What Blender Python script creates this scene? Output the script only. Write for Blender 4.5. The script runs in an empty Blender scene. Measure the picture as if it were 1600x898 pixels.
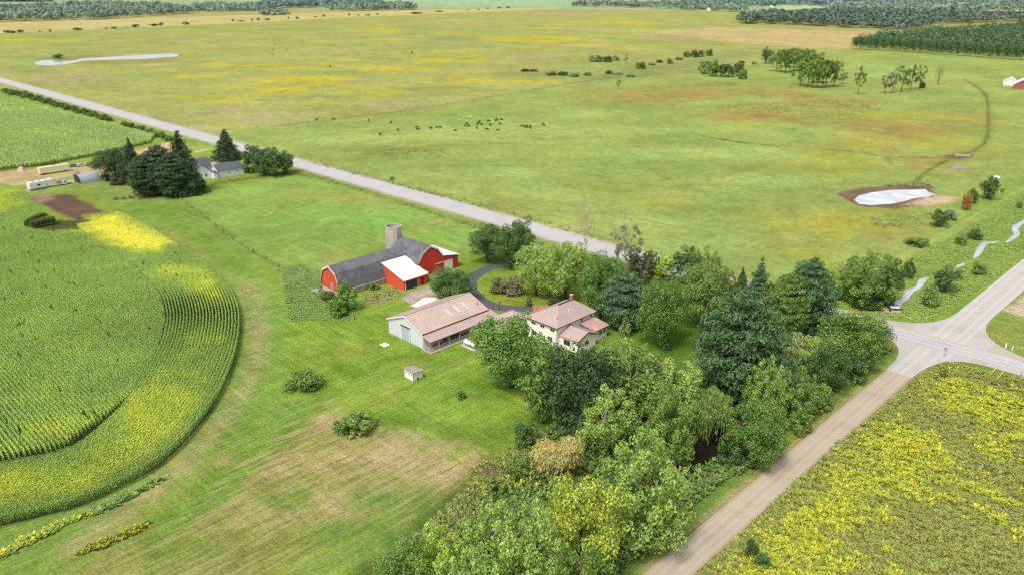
import bpy, bmesh, math, random
import numpy as np
from mathutils import Vector
rad = math.radians
random.seed(7)
RNG = np.random.default_rng(11)

# ------------------------------------------------------------------ camera
# World: metres, Z up, main road along X, gravel lane along Y, drone 80 m above the origin.
IW, IH, FOC = 1600.0, 898.0, 1244.0
PITCH = math.atan((449 + 30) / FOC)
CAMH = 80.0
YAW = rad(44.5)
cP, sP, cY, sY = math.cos(PITCH), math.sin(PITCH), math.cos(YAW), math.sin(YAW)

def G(px, py, z=0.0):
    """Survey point of the photograph -> world position on the plane of height z."""
    x = (px - 800) / FOC; y = (449 - py) / FOC
    a, b, c = x, cP + y * sP, -sP + y * cP
    t = (CAMH - z) / -c
    a *= t; b *= t
    return (a * cY - b * sY, a * sY + b * cY)

def depth_of(X, Y, Z=0.0):
    b = -X * sY + Y * cY
    return b * cP - (Z - CAMH) * sP

def height_at(X, Y, py):
    """Height of the point above (X, Y) that the survey sees on row py."""
    b = -X * sY + Y * cY
    t = (449 - py) / FOC
    return CAMH + (t * b * cP - b * sP) / (cP + t * sP)

scene = bpy.context.scene
col0 = scene.collection
cam = bpy.data.cameras.new("camera")
cam.lens = 28.0; cam.sensor_width = 36.0; cam.sensor_fit = 'HORIZONTAL'
cam.clip_start = 1.0; cam.clip_end = 60000.0
camo = bpy.data.objects.new("camera", cam); col0.objects.link(camo)
camo.location = (0, 0, CAMH)
camo.rotation_euler = (math.pi / 2 - PITCH, 0, YAW)
scene.camera = camo

# ------------------------------------------------------------------ light
SUN_EL, SUN_AZ = rad(58), rad(168)      # direction the light comes from, azimuth clockwise from +Y
w = bpy.data.worlds.new("World"); scene.world = w; w.use_nodes = True
nt = w.node_tree; nt.nodes.clear()
sky = nt.nodes.new("ShaderNodeTexSky"); sky.sky_type = 'NISHITA'; sky.sun_disc = False
sky.sun_elevation = SUN_EL; sky.sun_rotation = SUN_AZ; sky.air_density = 1.0; sky.dust_density = 3.0; sky.ozone_density = 1.0
hsv = nt.nodes.new("ShaderNodeHueSaturation"); hsv.inputs['Saturation'].default_value = 0.4; hsv.inputs['Value'].default_value = 1.25
bg = nt.nodes.new("ShaderNodeBackground"); bg.inputs['Strength'].default_value = 0.15
out = nt.nodes.new("ShaderNodeOutputWorld")
nt.links.new(sky.outputs[0], hsv.inputs['Color']); nt.links.new(hsv.outputs[0], bg.inputs[0]); nt.links.new(bg.outputs[0], out.inputs[0])
sun = bpy.data.lights.new("sun", 'SUN'); sun.energy = 2.9; sun.angle = rad(17); sun.color = (1.0, 0.97, 0.92)
suno = bpy.data.objects.new("sun", sun); col0.objects.link(suno); suno.location = (0, 0, 300)
sd = Vector((math.sin(SUN_AZ) * math.cos(SUN_EL), math.cos(SUN_AZ) * math.cos(SUN_EL), math.sin(SUN_EL)))
suno.rotation_euler = sd.to_track_quat('Z', 'Y').to_euler()
scene.view_settings.view_transform = 'Standard'; scene.view_settings.look = 'None'
scene.view_settings.exposure = 0; scene.view_settings.gamma = 1
scene.render.engine = 'CYCLES'
scene.cycles.use_denoising = False
scene.cycles.denoiser = 'OPENIMAGEDENOISE'; scene.cycles.denoising_input_passes = 'RGB_ALBEDO_NORMAL'; scene.cycles.denoising_prefilter = 'ACCURATE'
scene.cycles.max_bounces = 4; scene.cycles.diffuse_bounces = 2; scene.cycles.transmission_bounces = 2
scene.cycles.glossy_bounces = 2; scene.cycles.transparent_max_bounces = 4
scene.cycles.pixel_filter_type = 'BLACKMAN_HARRIS'; scene.cycles.filter_width = 1.3

# ------------------------------------------------------------------ colour
K = 0.675
def lin1(c):
    c = c / 255.0
    return c / 12.92 if c <= 0.04045 else ((c + 0.055) / 1.055) ** 2.4
def A(r, g, b, k=K):
    return np.array([lin1(r) * k, lin1(g) * k, lin1(b) * k])
def A4(r, g, b, k=K):
    c = A(r, g, b, k); return (float(c[0]), float(c[1]), float(c[2]), 1.0)

# ------------------------------------------------------------------ materials
def newmat(name):
    m = bpy.data.materials.new(name); m.use_nodes = True
    n = m.node_tree.nodes; b = n["Principled BSDF"]
    b.inputs['Specular IOR Level'].default_value = 0.25; b.inputs['Roughness'].default_value = 0.8
    return m, m.node_tree, b

def node(t, ty, **kw):
    n = t.nodes.new(ty)
    for k, v in kw.items():
        if k.startswith('_'): setattr(n, k[1:], v)
        else: n.inputs[k].default_value = v
    return n

def mixc(t, a, b, fac, mode='MIX'):
    m = t.nodes.new("ShaderNodeMix"); m.data_type = 'RGBA'; m.blend_type = mode
    for s, v in ((0, fac), (6, a), (7, b)):
        if hasattr(v, 'is_linked') or isinstance(v, bpy.types.NodeSocket): t.links.new(v, m.inputs[s])
        elif s == 0: m.inputs[0].default_value = v
        else: m.inputs[s].default_value = v if len(v) == 4 else (*v, 1)
    return m.outputs[2]

def rng(t, sock, a, b, c, d):
    m = node(t, "ShaderNodeMapRange"); t.links.new(sock, m.inputs[0])
    for i, v in enumerate((a, b, c, d)): m.inputs[i + 1].default_value = v
    return m.outputs[0]

def math_(t, op, a, b=None):
    m = t.nodes.new("ShaderNodeMath"); m.operation = op
    for i, v in enumerate((a, b)):
        if v is None: continue
        if isinstance(v, bpy.types.NodeSocket): t.links.new(v, m.inputs[i])
        else: m.inputs[i].default_value = v
    return m.outputs[0]

def pos(t, scale=(1, 1, 1), obj=False):
    tc = t.nodes.new("ShaderNodeTexCoord") if obj else t.nodes.new("ShaderNodeNewGeometry")
    mp = node(t, "ShaderNodeMapping"); mp.inputs['Scale'].default_value = scale
    t.links.new(tc.outputs['Object'] if obj else tc.outputs['Position'], mp.inputs[0])
    return mp.outputs[0]

def noise(t, vec, scale, detail=3, rough=0.6):
    n = node(t, "ShaderNodeTexNoise", Scale=scale, Detail=detail, Roughness=rough); t.links.new(vec, n.inputs['Vector'])
    return n.outputs['Fac']

def bump(t, b, h, strength, dist=0.1):
    n = node(t, "ShaderNodeBump", Strength=strength, Distance=dist); t.links.new(h, n.inputs['Height'])
    t.links.new(n.outputs[0], b.inputs['Normal'])

MATS = {}
def plain(name, rgb, rough=0.7, var=0.18, scale=2.0, metallic=0.0, stain=None, k=K, spec=0.25):
    """Weathered paint, concrete, wood ...: two scales of blotches over a base colour."""
    if name in MATS: return MATS[name]
    m, t, b = newmat(name)
    c = A4(*rgb, k=k)
    v = pos(t, obj=True)
    n1 = noise(t, v, scale, 5); n2 = noise(t, v, scale * 0.17, 2)
    f = math_(t, 'MULTIPLY', rng(t, n1, .25, .75, 1 - var, 1 + var), rng(t, n2, .3, .7, 1 - var * .8, 1 + var * .8))
    cc = mixc(t, c, (0, 0, 0, 1), 0.0)
    mul = t.nodes.new("ShaderNodeVectorMath"); mul.operation = 'SCALE'
    t.links.new(cc, mul.inputs[0]); t.links.new(f, mul.inputs['Scale'])
    o = mul.outputs[0]
    if stain:
        n3 = noise(t, pos(t, (1, 1, .25), True), scale * .6, 4)
        o = mixc(t, o, A4(*stain, k=k), rng(t, n3, .52, .72, 0, .75))
    t.links.new(o, b.inputs['Base Color'])
    b.inputs['Roughness'].default_value = rough; b.inputs['Metallic'].default_value = metallic
    b.inputs['Specular IOR Level'].default_value = spec
    MATS[name] = m
    return m

def ribbed(name, rgb, axis, period, rough=0.55, depth=0.25, var=0.12, stain=None, k=K):
    """Sheet metal or board siding: joints every `period` metres along one object axis."""
    if name in MATS: return MATS[name]
    m = plain(name, rgb, rough, var, 1.2, stain=stain, k=k); t = m.node_tree; b = t.nodes["Principled BSDF"]
    sep = t.nodes.new("ShaderNodeSeparateXYZ"); t.links.new(pos(t, obj=True), sep.inputs[0])
    s = math_(t, 'FRACT', math_(t, 'DIVIDE', sep.outputs['XYZ'.index(axis)], period))
    groove = rng(t, math_(t, 'ABSOLUTE', math_(t, 'SUBTRACT', s, .5)), .36, .5, 1.0, 1 - depth)
    src = b.inputs['Base Color'].links[0].from_socket
    mul = t.nodes.new("ShaderNodeVectorMath"); mul.operation = 'SCALE'
    t.links.new(src, mul.inputs[0]); t.links.new(groove, mul.inputs['Scale']); t.links.new(mul.outputs[0], b.inputs['Base Color'])
    bump(t, b, groove, .5, .03)
    return m

def leaf_mat(name, attr_only=False):
    """Leaves: vertex colour gives each clump its own shade; the crown's object colour gives the species."""
    m, t, b = newmat(name)
    at = node(t, "ShaderNodeAttribute"); at.attribute_name = "Col"
    if attr_only: c = at.outputs['Color']
    else:
        oi = t.nodes.new("ShaderNodeObjectInfo")
        c = mixc(t, oi.outputs['Color'], at.outputs['Color'], 1.0, 'MULTIPLY')
    t.links.new(c, b.inputs['Base Color'])
    b.inputs['Roughness'].default_value = 0.55; b.inputs['Specular IOR Level'].default_value = 0.3
    tr = t.nodes.new("ShaderNodeBsdfTranslucent")
    hs = node(t, "ShaderNodeHueSaturation", Saturation=1.05, Value=1.15); t.links.new(c, hs.inputs['Color'])
    t.links.new(hs.outputs[0], tr.inputs[0])
    mx = t.nodes.new("ShaderNodeMixShader"); mx.inputs[0].default_value = 0.17
    t.links.new(b.outputs[0], mx.inputs[1]); t.links.new(tr.outputs[0], mx.inputs[2])
    t.links.new(mx.outputs[0], t.nodes["Material Output"].inputs[0])
    return m
LEAF = leaf_mat("leaves"); TUFT = leaf_mat("weed_leaves", True)
BARK = plain("bark", (112, 98, 82), .9, .3, 4)
PALEBARK = plain("pale_bark", (206, 194, 170), .9, .2, 4, k=.85)

# ------------------------------------------------------------------ objects
def tag(o, label=None, cat=None, group=None, kind=None):
    if label: o['label'] = label
    if cat: o['category'] = cat
    if group: o['group'] = group
    if kind: o['kind'] = kind
    return o

def empty(name, loc=(0, 0, 0), rz=0.0, label=None, cat=None, group=None):
    o = bpy.data.objects.new(name, None); col0.objects.link(o)
    o.location = loc; o.rotation_euler = (0, 0, rz); o.empty_display_size = .5
    return tag(o, label, cat, group)

def mesh_np(name, verts, quads, cols=None, smooth=False):
    """Mesh from an (N,3) array and an (M,k) index array, with an optional point colour 'Col'."""
    me = bpy.data.meshes.new(name)
    verts = np.ascontiguousarray(verts, np.float32); quads = np.ascontiguousarray(quads, np.int32)
    M, k = quads.shape
    me.vertices.add(len(verts)); me.vertices.foreach_set("co", verts.ravel())
    me.loops.add(M * k); me.loops.foreach_set("vertex_index", quads.ravel())
    me.polygons.add(M); me.polygons.foreach_set("loop_start", np.arange(0, M * k, k, dtype=np.int32))
    if smooth: me.polygons.foreach_set("use_smooth", np.ones(M, bool))
    if cols is not None:
        ca = me.color_attributes.new("Col", 'FLOAT_COLOR', 'POINT')
        c4 = np.ones((len(verts), 4), np.float32); c4[:, :cols.shape[1]] = cols
        ca.data.foreach_set("color", c4.ravel())
    me.update(calc_edges=True)
    return me

def link(name, me, mat=None, parent=None, loc=(0, 0, 0)):
    o = bpy.data.objects.new(name, me); col0.objects.link(o)
    if mat is not None and not me.materials: me.materials.append(mat)
    o.parent = parent; o.location = loc
    return o

class MB:
    """Collects boxes, prisms, tubes and sheets into one mesh object."""
    def __init__(s, off=(0, 0, 0)): s.v = []; s.f = []; s.o = off; s.sm = []
    def add(s, vs, fs, smooth=False):
        n = len(s.v); s.v += [(a - s.o[0], b - s.o[1], c - s.o[2]) for a, b, c in vs]
        s.f += [[i + n for i in f] for f in fs]; s.sm += [smooth] * len(fs); return s
    def box(s, x0, x1, y0, y1, z0, z1):
        return s.add([(x0,y0,z0),(x1,y0,z0),(x1,y1,z0),(x0,y1,z0),(x0,y0,z1),(x1,y0,z1),(x1,y1,z1),(x0,y1,z1)],
            [(0,3,2,1),(4,5,6,7),(0,1,5,4),(1,2,6,5),(2,3,7,6),(3,0,4,7)])
    def slab(s, pts, th):
        """Polygon pts (counter-clockwise from above) thickened downwards by th."""
        n = len(pts)
        return s.add(list(pts) + [(a, b, c - th) for a, b, c in pts],
            [tuple(range(n)), tuple(range(2*n-1, n-1, -1))] + [(i, i+n, (i+1) % n + n, (i+1) % n) for i in range(n)])
    def prism(s, prof, a0, a1, axis='Y'):
        """2-D profile (u, z) extruded along axis ('Y': u is x; 'X': u is y)."""
        n = len(prof)
        P = (lambda u, z, a: (u, a, z)) if axis == 'Y' else (lambda u, z, a: (a, u, z))
        vs = [P(u, z, a0) for u, z in prof] + [P(u, z, a1) for u, z in prof]
        return s.add(vs, [tuple(range(n)), tuple(range(2*n-1, n-1, -1))] + [(i, i+n, (i+1) % n + n, (i+1) % n) for i in range(n)])
    def skin(s, prof, a0, a1, th, axis='Y'):
        """Open profile (a roof's cross-section) extruded, with thickness th upwards."""
        P = (lambda u, z, a: (u, a, z)) if axis == 'Y' else (lambda u, z, a: (a, u, z))
        for (u0, z0), (u1, z1) in zip(prof[:-1], prof[1:]):
            s.add([P(u0,z0,a0),P(u1,z1,a0),P(u1,z1,a1),P(u0,z0,a1),P(u0,z0+th,a0),P(u1,z1+th,a0),P(u1,z1+th,a1),P(u0,z0+th,a1)],
                [(0,1,2,3),(7,6,5,4),(0,4,5,1),(1,5,6,2),(2,6,7,3),(3,7,4,0)])
        return s
    def tube(s, pts, rs, n=7, cap=True):
        pts = [Vector(p) for p in pts]; ring = []
        base = len(s.v); vs = []; fs = []
        for i, p in enumerate(pts):
            d = (pts[min(i+1, len(pts)-1)] - pts[max(i-1, 0)]).normalized()
            u = d.cross(Vector((0, 0, 1)) if abs(d.z) < .9 else Vector((1, 0, 0))).normalized(); q = d.cross(u)
            for j in range(n):
                a = 2 * math.pi * j / n
                vs.append(tuple(p + (u * math.cos(a) + q * math.sin(a)) * rs[i]))
        for i in range(len(pts) - 1):
            for j in range(n):
                fs.append((i*n+j, i*n+(j+1) % n, (i+1)*n+(j+1) % n, (i+1)*n+j))
        if cap: fs += [tuple(range(n-1, -1, -1)), tuple((len(pts)-1)*n + j for j in range(n))]
        return s.add(vs, fs, True)
    def mesh(s, name):
        me = bpy.data.meshes.new(name); me.from_pydata(s.v, [], s.f)
        me.polygons.foreach_set("use_smooth", s.sm); me.update()
        bm = bmesh.new(); bm.from_mesh(me); bmesh.ops.recalc_face_normals(bm, faces=bm.faces); bm.to_mesh(me); bm.free()
        return me
    def build(s, name, mat, parent=None, loc=(0, 0, 0)):
        return link(name, s.mesh(name), mat, parent, loc)

def copy_thing(root, loc, rz=0.0, scale=None, label=None):
    r = root.copy(); col0.objects.link(r); r.location = loc; r.rotation_euler = (0, 0, rz)
    if scale: r.scale = scale
    if label: r['label'] = label
    for ch in list(root.children):
        c = ch.copy(); col0.objects.link(c); c.parent = r
        for g in list(ch.children):
            d = g.copy(); col0.objects.link(d); d.parent = c
    return r
# ------------------------------------------------------------------ ground
_tab = np.random.default_rng(3).random((256, 256))
def vnoise(x, y, s=0):
    xi = np.floor(x).astype(int); yi = np.floor(y).astype(int); fx = x - xi; fy = y - yi
    fx = fx * fx * (3 - 2 * fx); fy = fy * fy * (3 - 2 * fy); o = s * 37
    g = lambda a, b: _tab[(a + o) & 255, (b + o * 3) & 255]
    return (g(xi, yi) * (1 - fx) + g(xi + 1, yi) * fx) * (1 - fy) + (g(xi, yi + 1) * (1 - fx) + g(xi + 1, yi + 1) * fx) * fy
def fbm(x, y, s=0, n=4):
    r = 0; a = .5; t = 0
    for i in range(n):
        r = r + a * vnoise(x, y, s + i); t += a; x = x * 2.03 + 5; y = y * 2.03 + 9; a *= .55
    return r / t

def W(pts): return np.array([G(*p) for p in pts])
def ell(px, py, rx, ry, n=22):
    return [(px + rx * math.cos(2*math.pi*i/n), py + ry * math.sin(2*math.pi*i/n)) for i in range(n)]
def psd(P, poly):
    """Signed distance to a polygon, positive inside."""
    d2 = np.full(len(P), 1e18); ins = np.zeros(len(P), bool)
    for a, b in zip(poly, np.roll(poly, -1, 0)):
        e = b - a; q = P - a
        h = np.clip((q @ e) / max(e @ e, 1e-9), 0, 1)
        r = q - h[:, None] * e; d2 = np.minimum(d2, (r * r).sum(1))
        c = (a[1] > P[:, 1]) != (b[1] > P[:, 1])
        xx = a[0] + (P[:, 1] - a[1]) / (e[1] if abs(e[1]) > 1e-9 else 1e-9) * e[0]
        ins ^= c & (P[:, 0] < xx)
    d = np.sqrt(d2); return np.where(ins, d, -d)
def pld(P, line):
    d2 = np.full(len(P), 1e18)
    for a, b in zip(line[:-1], line[1:]):
        e = b - a; q = P - a; h = np.clip((q @ e) / max(e @ e, 1e-9), 0, 1)
        r = q - h[:, None] * e; d2 = np.minimum(d2, (r * r).sum(1))
    return np.sqrt(d2)
def smooth_line(pts, n=8):
    """Catmull-Rom through world points."""
    P = np.array(pts, float); P = np.vstack([2*P[0]-P[1], P, 2*P[-1]-P[-2]]); o = []
    for i in range(1, len(P) - 2):
        for t in np.linspace(0, 1, n, endpoint=False):
            a, b, c, d = P[i-1:i+3]
            o.append(.5 * (2*b + (c-a)*t + (2*a-5*b+4*c-d)*t*t + (3*b-a-3*c+d)*t**3))
    o.append(P[-2]); return np.array(o)

view = math.pi / 2 + YAW
ang = np.unique(np.concatenate([np.radians(np.arange(-39, 39, .115)), np.radians(np.arange(39, 321, 4.0))]))
radii = np.unique(np.concatenate([[0.5, 15, 35, 55, 70], np.geomspace(80, 2900, 620), np.geomspace(2960, 40000, 30)]))
TH, RR = np.meshgrid(ang + view, radii)
GX, GY = (RR * np.cos(TH)).ravel(), (RR * np.sin(TH)).ravel()
GP = np.stack([GX, GY], 1); NG = len(GP)
gc = np.tile(A(176, 172, 112), (NG, 1))             # base: far dry meadow
gm = np.zeros((NG, 3))                              # R hay streaks along the lane, G rough tall growth, B yellow flowers

def weight(poly, feather, amp, scale):
    lo = poly.min(0) - feather - amp; hi = poly.max(0) + feather + amp
    idx = np.nonzero((GX > lo[0]) & (GX < hi[0]) & (GY > lo[1]) & (GY < hi[1]))[0]
    if len(idx) == 0: return idx, None
    s = psd(GP[idx], poly)
    if amp: s = s + (fbm(GX[idx] / scale, GY[idx] / scale, 5) - .5) * 2 * amp
    return idx, np.clip((s + feather) / (2 * feather), 0, 1)
def paint(px, rgb, feather=1.0, strength=1.0, amp=0.0, scale=6.0, mask=None, world=False, k=K, speck=0.0):
    poly = np.array(px, float) if world else W(px)
    idx, t = weight(poly, feather, amp, scale)
    if t is None: return
    t = t * t * (3 - 2 * t) * strength
    if speck: t = t * np.clip((fbm(GX[idx] / speck, GY[idx] / speck, 51, 4) - .3) * 4.5, 0, 1)
    t = t[:, None]
    if rgb is not None: gc[idx] = gc[idx] * (1 - t) + A(*rgb, k=k) * t
    if mask is not None: gm[idx] = gm[idx] * (1 - t) + np.array(mask) * t
def stroke(px, rgb, width, feather=.6, strength=1.0, amp=0.0, mask=None, world=False, smooth=True):
    L = np.array(px, float) if world else W(px)
    if smooth and len(L) > 2: L = smooth_line(L)
    m = width + feather + amp; lo = L.min(0) - m; hi = L.max(0) + m
    idx = np.nonzero((GX > lo[0]) & (GX < hi[0]) & (GY > lo[1]) & (GY < hi[1]))[0]
    if len(idx) == 0: return
    s = width / 2 - pld(GP[idx], L)
    if amp: s = s + (fbm(GX[idx] / 2.5, GY[idx] / 2.5, 8) - .5) * 2 * amp
    t = np.clip((s + feather) / (2 * feather), 0, 1)[:, None] * strength
    gc[idx] = gc[idx] * (1 - t) + A(*rgb) * t
    if mask is not None: gm[idx] = gm[idx] * (1 - t) + np.array(mask) * t

# -- far country: strips of pale crops and green fields towards the horizon
paint([(-400,14),(2000,14),(2300,-26),(-700,-26)], (168,184,140), 60, 1, 90, 300)
paint([(560,9),(900,12),(900,2),(560,0)], (166,196,150), 25)
paint([(0,20),(330,13),(330,8),(0,14)], (206,190,146), 20, .8)
paint([(1470,26),(1620,27),(1620,16),(1500,15)], (214,206,160), 15)
paint([(1200,18),(1340,16),(1330,4),(1210,4)], (186,202,146), 20)
paint([(1130,23),(1300,24),(1300,17),(1150,15)], (172,190,128), 15)
paint([(560,22),(820,14),(1010,12),(1010,19),(700,24)], (198,186,138), 15, .7)
paint([(-200,45),(-10,36),(310,26),(650,16),(880,12),(880,17),(560,28),(300,40),(0,54),(-200,62)], (204,192,128), 12, .9, 12, 60)
# -- northern meadow with goldenrod
paint([(-150,60),(0,52),(300,40),(560,27),(880,14),(1150,20),(1330,70),(1330,82),(1100,112),(930,126),(800,148),(640,172),(430,198),(372,206),(230,178),(0,120),(-150,85)],
      (172,176,102), 6, 1, 10, 50, (0,.35,.12))
paint([(1130,42),(1350,50),(1420,52),(1330,66),(1335,78),(1180,70),(1000,50)], (205,182,128), 12, .9, 10, 40)
rp = random.Random(5)
for i in range(70):      # yellow drifts
    x = rp.uniform(330, 1010); y = rp.uniform(30, 165) if x < 900 else rp.uniform(28, 80)
    lim = 205 - (x - 365) * .127 if x < 930 else 118
    if y > lim - 10: continue
    paint(ell(x, y, rp.uniform(18, 75) * (.5 + y / 180), rp.uniform(.8, 3.2) * (.4 + y / 120)), (200,190,84), 14, rp.uniform(.35, .8), 26, 9, (0,.5,.4), speck=8)
for x, y, a, b in [(490,125,80,7),(620,108,60,5),(560,150,50,6),(700,95,70,5),(450,140,70,6),(840,62,70,5),(900,70,50,4),(680,80,70,3),(600,46,60,2.5),(980,36,60,3),(430,105,60,4),(340,152,50,4),(300,120,40,3),(60,64,60,3),(40,62,40,2)]:
    paint(ell(x, y, a, b), (202,190,66), 16, .95, 30, 9, (0,.5,.5), speck=8)
for x, y, a, b in [(735,158,60,5),(425,184,55,7),(110,122,60,9),(900,73,40,4),(690,36,60,2.5),(930,46,50,3),(360,176,60,7),(830,88,40,4),(760,100,40,3),(1050,58,60,4),(620,165,50,4),(560,128,40,3),(240,100,40,3),(880,22,80,3),(330,60,50,2.5),(540,76,40,3)]:
    paint(ell(x, y, a, b), (190,172,130), 14, .8, 22, 10, (0,.5,0), speck=14)
for i in range(60):      # cool green hollows
    x = rp.uniform(-20, 1000); y = rp.uniform(42, 160)
    if y > 200 - abs(x - 365) * .135 - 8 or (x < 300 and y > 110 + x * .27): continue
    paint(ell(x, y, rp.uniform(15, 70), rp.uniform(.8, 3.2)), (150,170,104), 12, .65, 18, 10, (0,.5,0))
# -- cattle pasture
paint([(366,206),(430,197),(640,173),(800,147),(930,126),(1100,112),(1330,82),(1345,72),(1620,92),(1800,110),(1800,420),(1600,432),(1470,505),(1390,500),(945,382),(560,280),(460,246),(345,212)],
      (163,178,97), 1.5, 1, 1.0, 5, (0,.42,0))
for x, y, a, b in [(1190,178,75,11),(1120,140,120,9),(1010,148,110,9),(1400,215,85,22),(1500,190,60,14),(1320,235,60,10),(1300,160,80,12)]:
    paint(ell(x, y, a, b), (176,164,92), 16, .75, 22, 12, (0,.6,.05))
for x, y, a, b in [(1170,182,55,6),(1340,192,75,9),(1060,152,70,5),(1410,360,60,14),(1430,205,45,9),(1230,150,40,6),(1000,160,50,4),(1440,250,40,10)]:
    paint(ell(x, y, a, b), (178,146,86), 14, .75, 20, 8, (0,.7,0), speck=9)
for x, y, a, b in [(1300,255,90,18),(1360,225,60,10),(1250,345,80,12),(1340,345,90,22),(1480,225,70,10),(1300,400,60,20),(1030,315,34,11),(1390,180,90,8),(1180,195,50,5)]:
    paint(ell(x, y, a, b), (180,180,78), 12, .8, 16, 9, (0,.65,.1), speck=9)
for x, y, a, b in [(620,236,70,8),(780,230,110,6),(600,246,55,7),(960,290,90,9),(1250,265,100,8),(1080,330,80,9),(900,250,90,5)]:
    paint(ell(x, y, a, b), (152,164,82), 7, .6, 9, 8, (0,.75,0))
for x, y, a, b in [(560,218,90,7),(850,205,200,10),(700,215,120,5),(1100,240,160,10),(760,270,90,8),(1000,350,160,12),(1120,380,90,9),(900,180,60,5),(1330,108,120,6),(1440,118,90,8),(1180,285,80,7)]:
    paint(ell(x, y, a, b), (176,192,108), 8, .7, 8, 15, (0,.1,0))
stroke([(425,198),(640,172),(800,146),(930,125),(1010,118),(1095,109)], (128,138,72), 2.4, 1.6, .8, 1.5, (0,.8,0))
stroke([(640,172),(800,147),(930,127)], (186,196,112), 3, 2, .5)
stroke([(820,116),(880,121),(950,120),(1020,112),(1090,98),(1160,84)], (146,160,98), 42, 18, .75, 22, (0,.8,0))
# cattle paths, muddy places, pond banks
for L, wd in (([(1505,124),(1520,132),(1540,150),(1544,190),(1541,218),(1528,232),(1500,244),(1480,250),(1458,262),(1440,275),(1425,290)], 2.6),
              ([(1100,214),(1180,225),(1270,232),(1340,238),(1385,245),(1440,246),(1480,247)], 2.0), ([(1385,245),(1394,258)], 1.0)):
    stroke(L, (94,90,62), wd * .52, .8, .9, .9, (0,.6,0))
    stroke(L, (132,140,82), wd * 1.8, 2, .35, .6)
paint(ell(1496,245,22,4), (128,112,84), 1.5, .9, 1.5, 3)
stroke([(1130,218),(1150,222),(1165,224)], (96,104,60), 2.5, 1.4, .8, .8)
paint([(1306,303),(1340,294),(1420,288),(1452,290),(1462,300),(1440,322),(1400,326),(1340,322)], (142,118,96), 1.2, 1, 1.5, 4)
paint([(1412,320),(1440,310),(1470,306),(1494,308),(1488,316),(1440,322)], (214,188,158), 1.2, .95, 1.2, 3)
paint(ell(165,94,112,7), (130,126,88), 8, .35, 6, 10)
# -- right-hand ditch and verge
paint([(1290,470),(1370,430),(1440,370),(1500,330),(1580,280),(1640,262),(1800,300),(1800,350),(1640,395),(1560,440),(1500,478),(1470,505),(1400,508),(1300,490)],
      (150,174,80), 4, .95, 4, 8, (0,.35,.06))
stroke([(1640,268),(1560,318),(1490,358),(1430,388),(1400,405)], (158,176,84), 4.0, 1.2, .8, .6, (0,.15,0))
stroke([(1640,268),(1560,316),(1490,356),(1430,386),(1400,403)], (196,188,142), .7, .5, .55, .5)
stroke([(1560,324),(1490,362),(1430,392),(1405,404)], (196,188,142), .7, .5, .45, .5)
stroke([(1640,408),(1560,455),(1500,492),(1468,508),(1430,510),(1398,506)], (132,168,62), 7, 2, .85, 1, (0,.2,0))
# -- land between the road and the farmyard
paint([(-100,93),(0,137),(230,197),(340,224),(470,262),(640,312),(790,356),(940,396),(1310,492),(1400,520),(1400,560),(1200,735),(1010,900),(900,1100),(-400,1100),(-400,300)],
      (146,170,74), 1.5, 1, 0, 5, (.15,.12,0))
# hay paddock behind the barns
paint([(285,308),(400,285),(470,272),(560,296),(700,336),(780,362),(740,400),(620,380),(505,440),(450,430),(360,372)], (150,178,86), 3, 1, 2, 8, (.12,.15,0))
for x, y, a, b in [(610,340,60,12),(500,330,50,9),(420,300,60,8),(700,370,40,8),(560,352,50,8),(440,350,40,9)]:
    paint(ell(x, y, a, b), (146,188,88), 5, .7, 6, 6)
for x, y, a, b in [(640,320,50,6),(580,310,60,7),(680,345,30,6),(470,300,50,5),(520,400,25,6),(720,355,30,4)]:
    paint(ell(x, y, a, b), (166,166,92), 5, .7, 6, 6, (.25,.3,0))
paint(ell(520,412,16,4), (190,176,130), 2, .7, 2, 3)
stroke([(460,270),(520,284),(600,308),(700,340),(790,368)], (112,140,58), 3, 1.5, .6, 2, (0,.9,0))
stroke([(283,312),(335,352),(375,382),(420,408),(450,430)], (116,138,68), 1.3, 1.0, .75, 1.2, (0,.7,0))
stroke([(300,298),(345,285),(400,277),(460,268)], (106,134,56), 3, 1.5, .75, 1.5, (0,.9,0))
# farmyard lawn: lush and worn places, mower lines
paint([(450,440),(500,480),(600,470),(660,460),(760,480),(860,560),(880,640),(760,720),(620,690),(470,640),(400,560),(390,480)], (144,172,64), 6, .9, 4, 12, (.12,.06,0))
for x, y, a, b in [(560,560,60,25),(700,610,60,18),(520,530,30,14),(640,640,60,14),(470,500,30,12),(780,640,40,20),(560,500,60,12)]:
    paint(ell(x, y, a, b), (134,164,62), 4, .7, 5, 5)
for x, y, a, b in [(600,600,30,14),(540,545,22,9),(705,570,22,9),(560,630,40,9),(650,560,30,8),(450,560,20,12)]:
    paint(ell(x, y, a, b), (158,164,78), 3, .55, 4, 4, (.2,.1,0))
for x, y, a, b in [(480,470,28,10),(545,575,26,9),(700,545,60,8),(620,660,60,8),(430,520,22,12),(760,600,40,14)]:
    paint(ell(x, y, a, b), (98,142,40), 3, .6, 4, 5)
stroke([(560,590),(590,566),(640,556),(700,568)], (104,146,44), 2.2, 1.2, .6)
stroke([(470,652),(500,610),(470,580),(440,560)], (104,144,44), 4, 2, .5)
for L in ([(640,640),(700,678),(740,690),(800,670),(870,642)], [(650,634),(706,671),(744,682),(800,662)], [(600,560),(596,590),(640,622),(700,640)], [(640,592),(600,596),(620,628)],[(470,520),(500,560),(540,600)],[(505,505),(540,545),(590,590)]):
    stroke(L, (164,170,98), .5, .5, .5)
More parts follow.
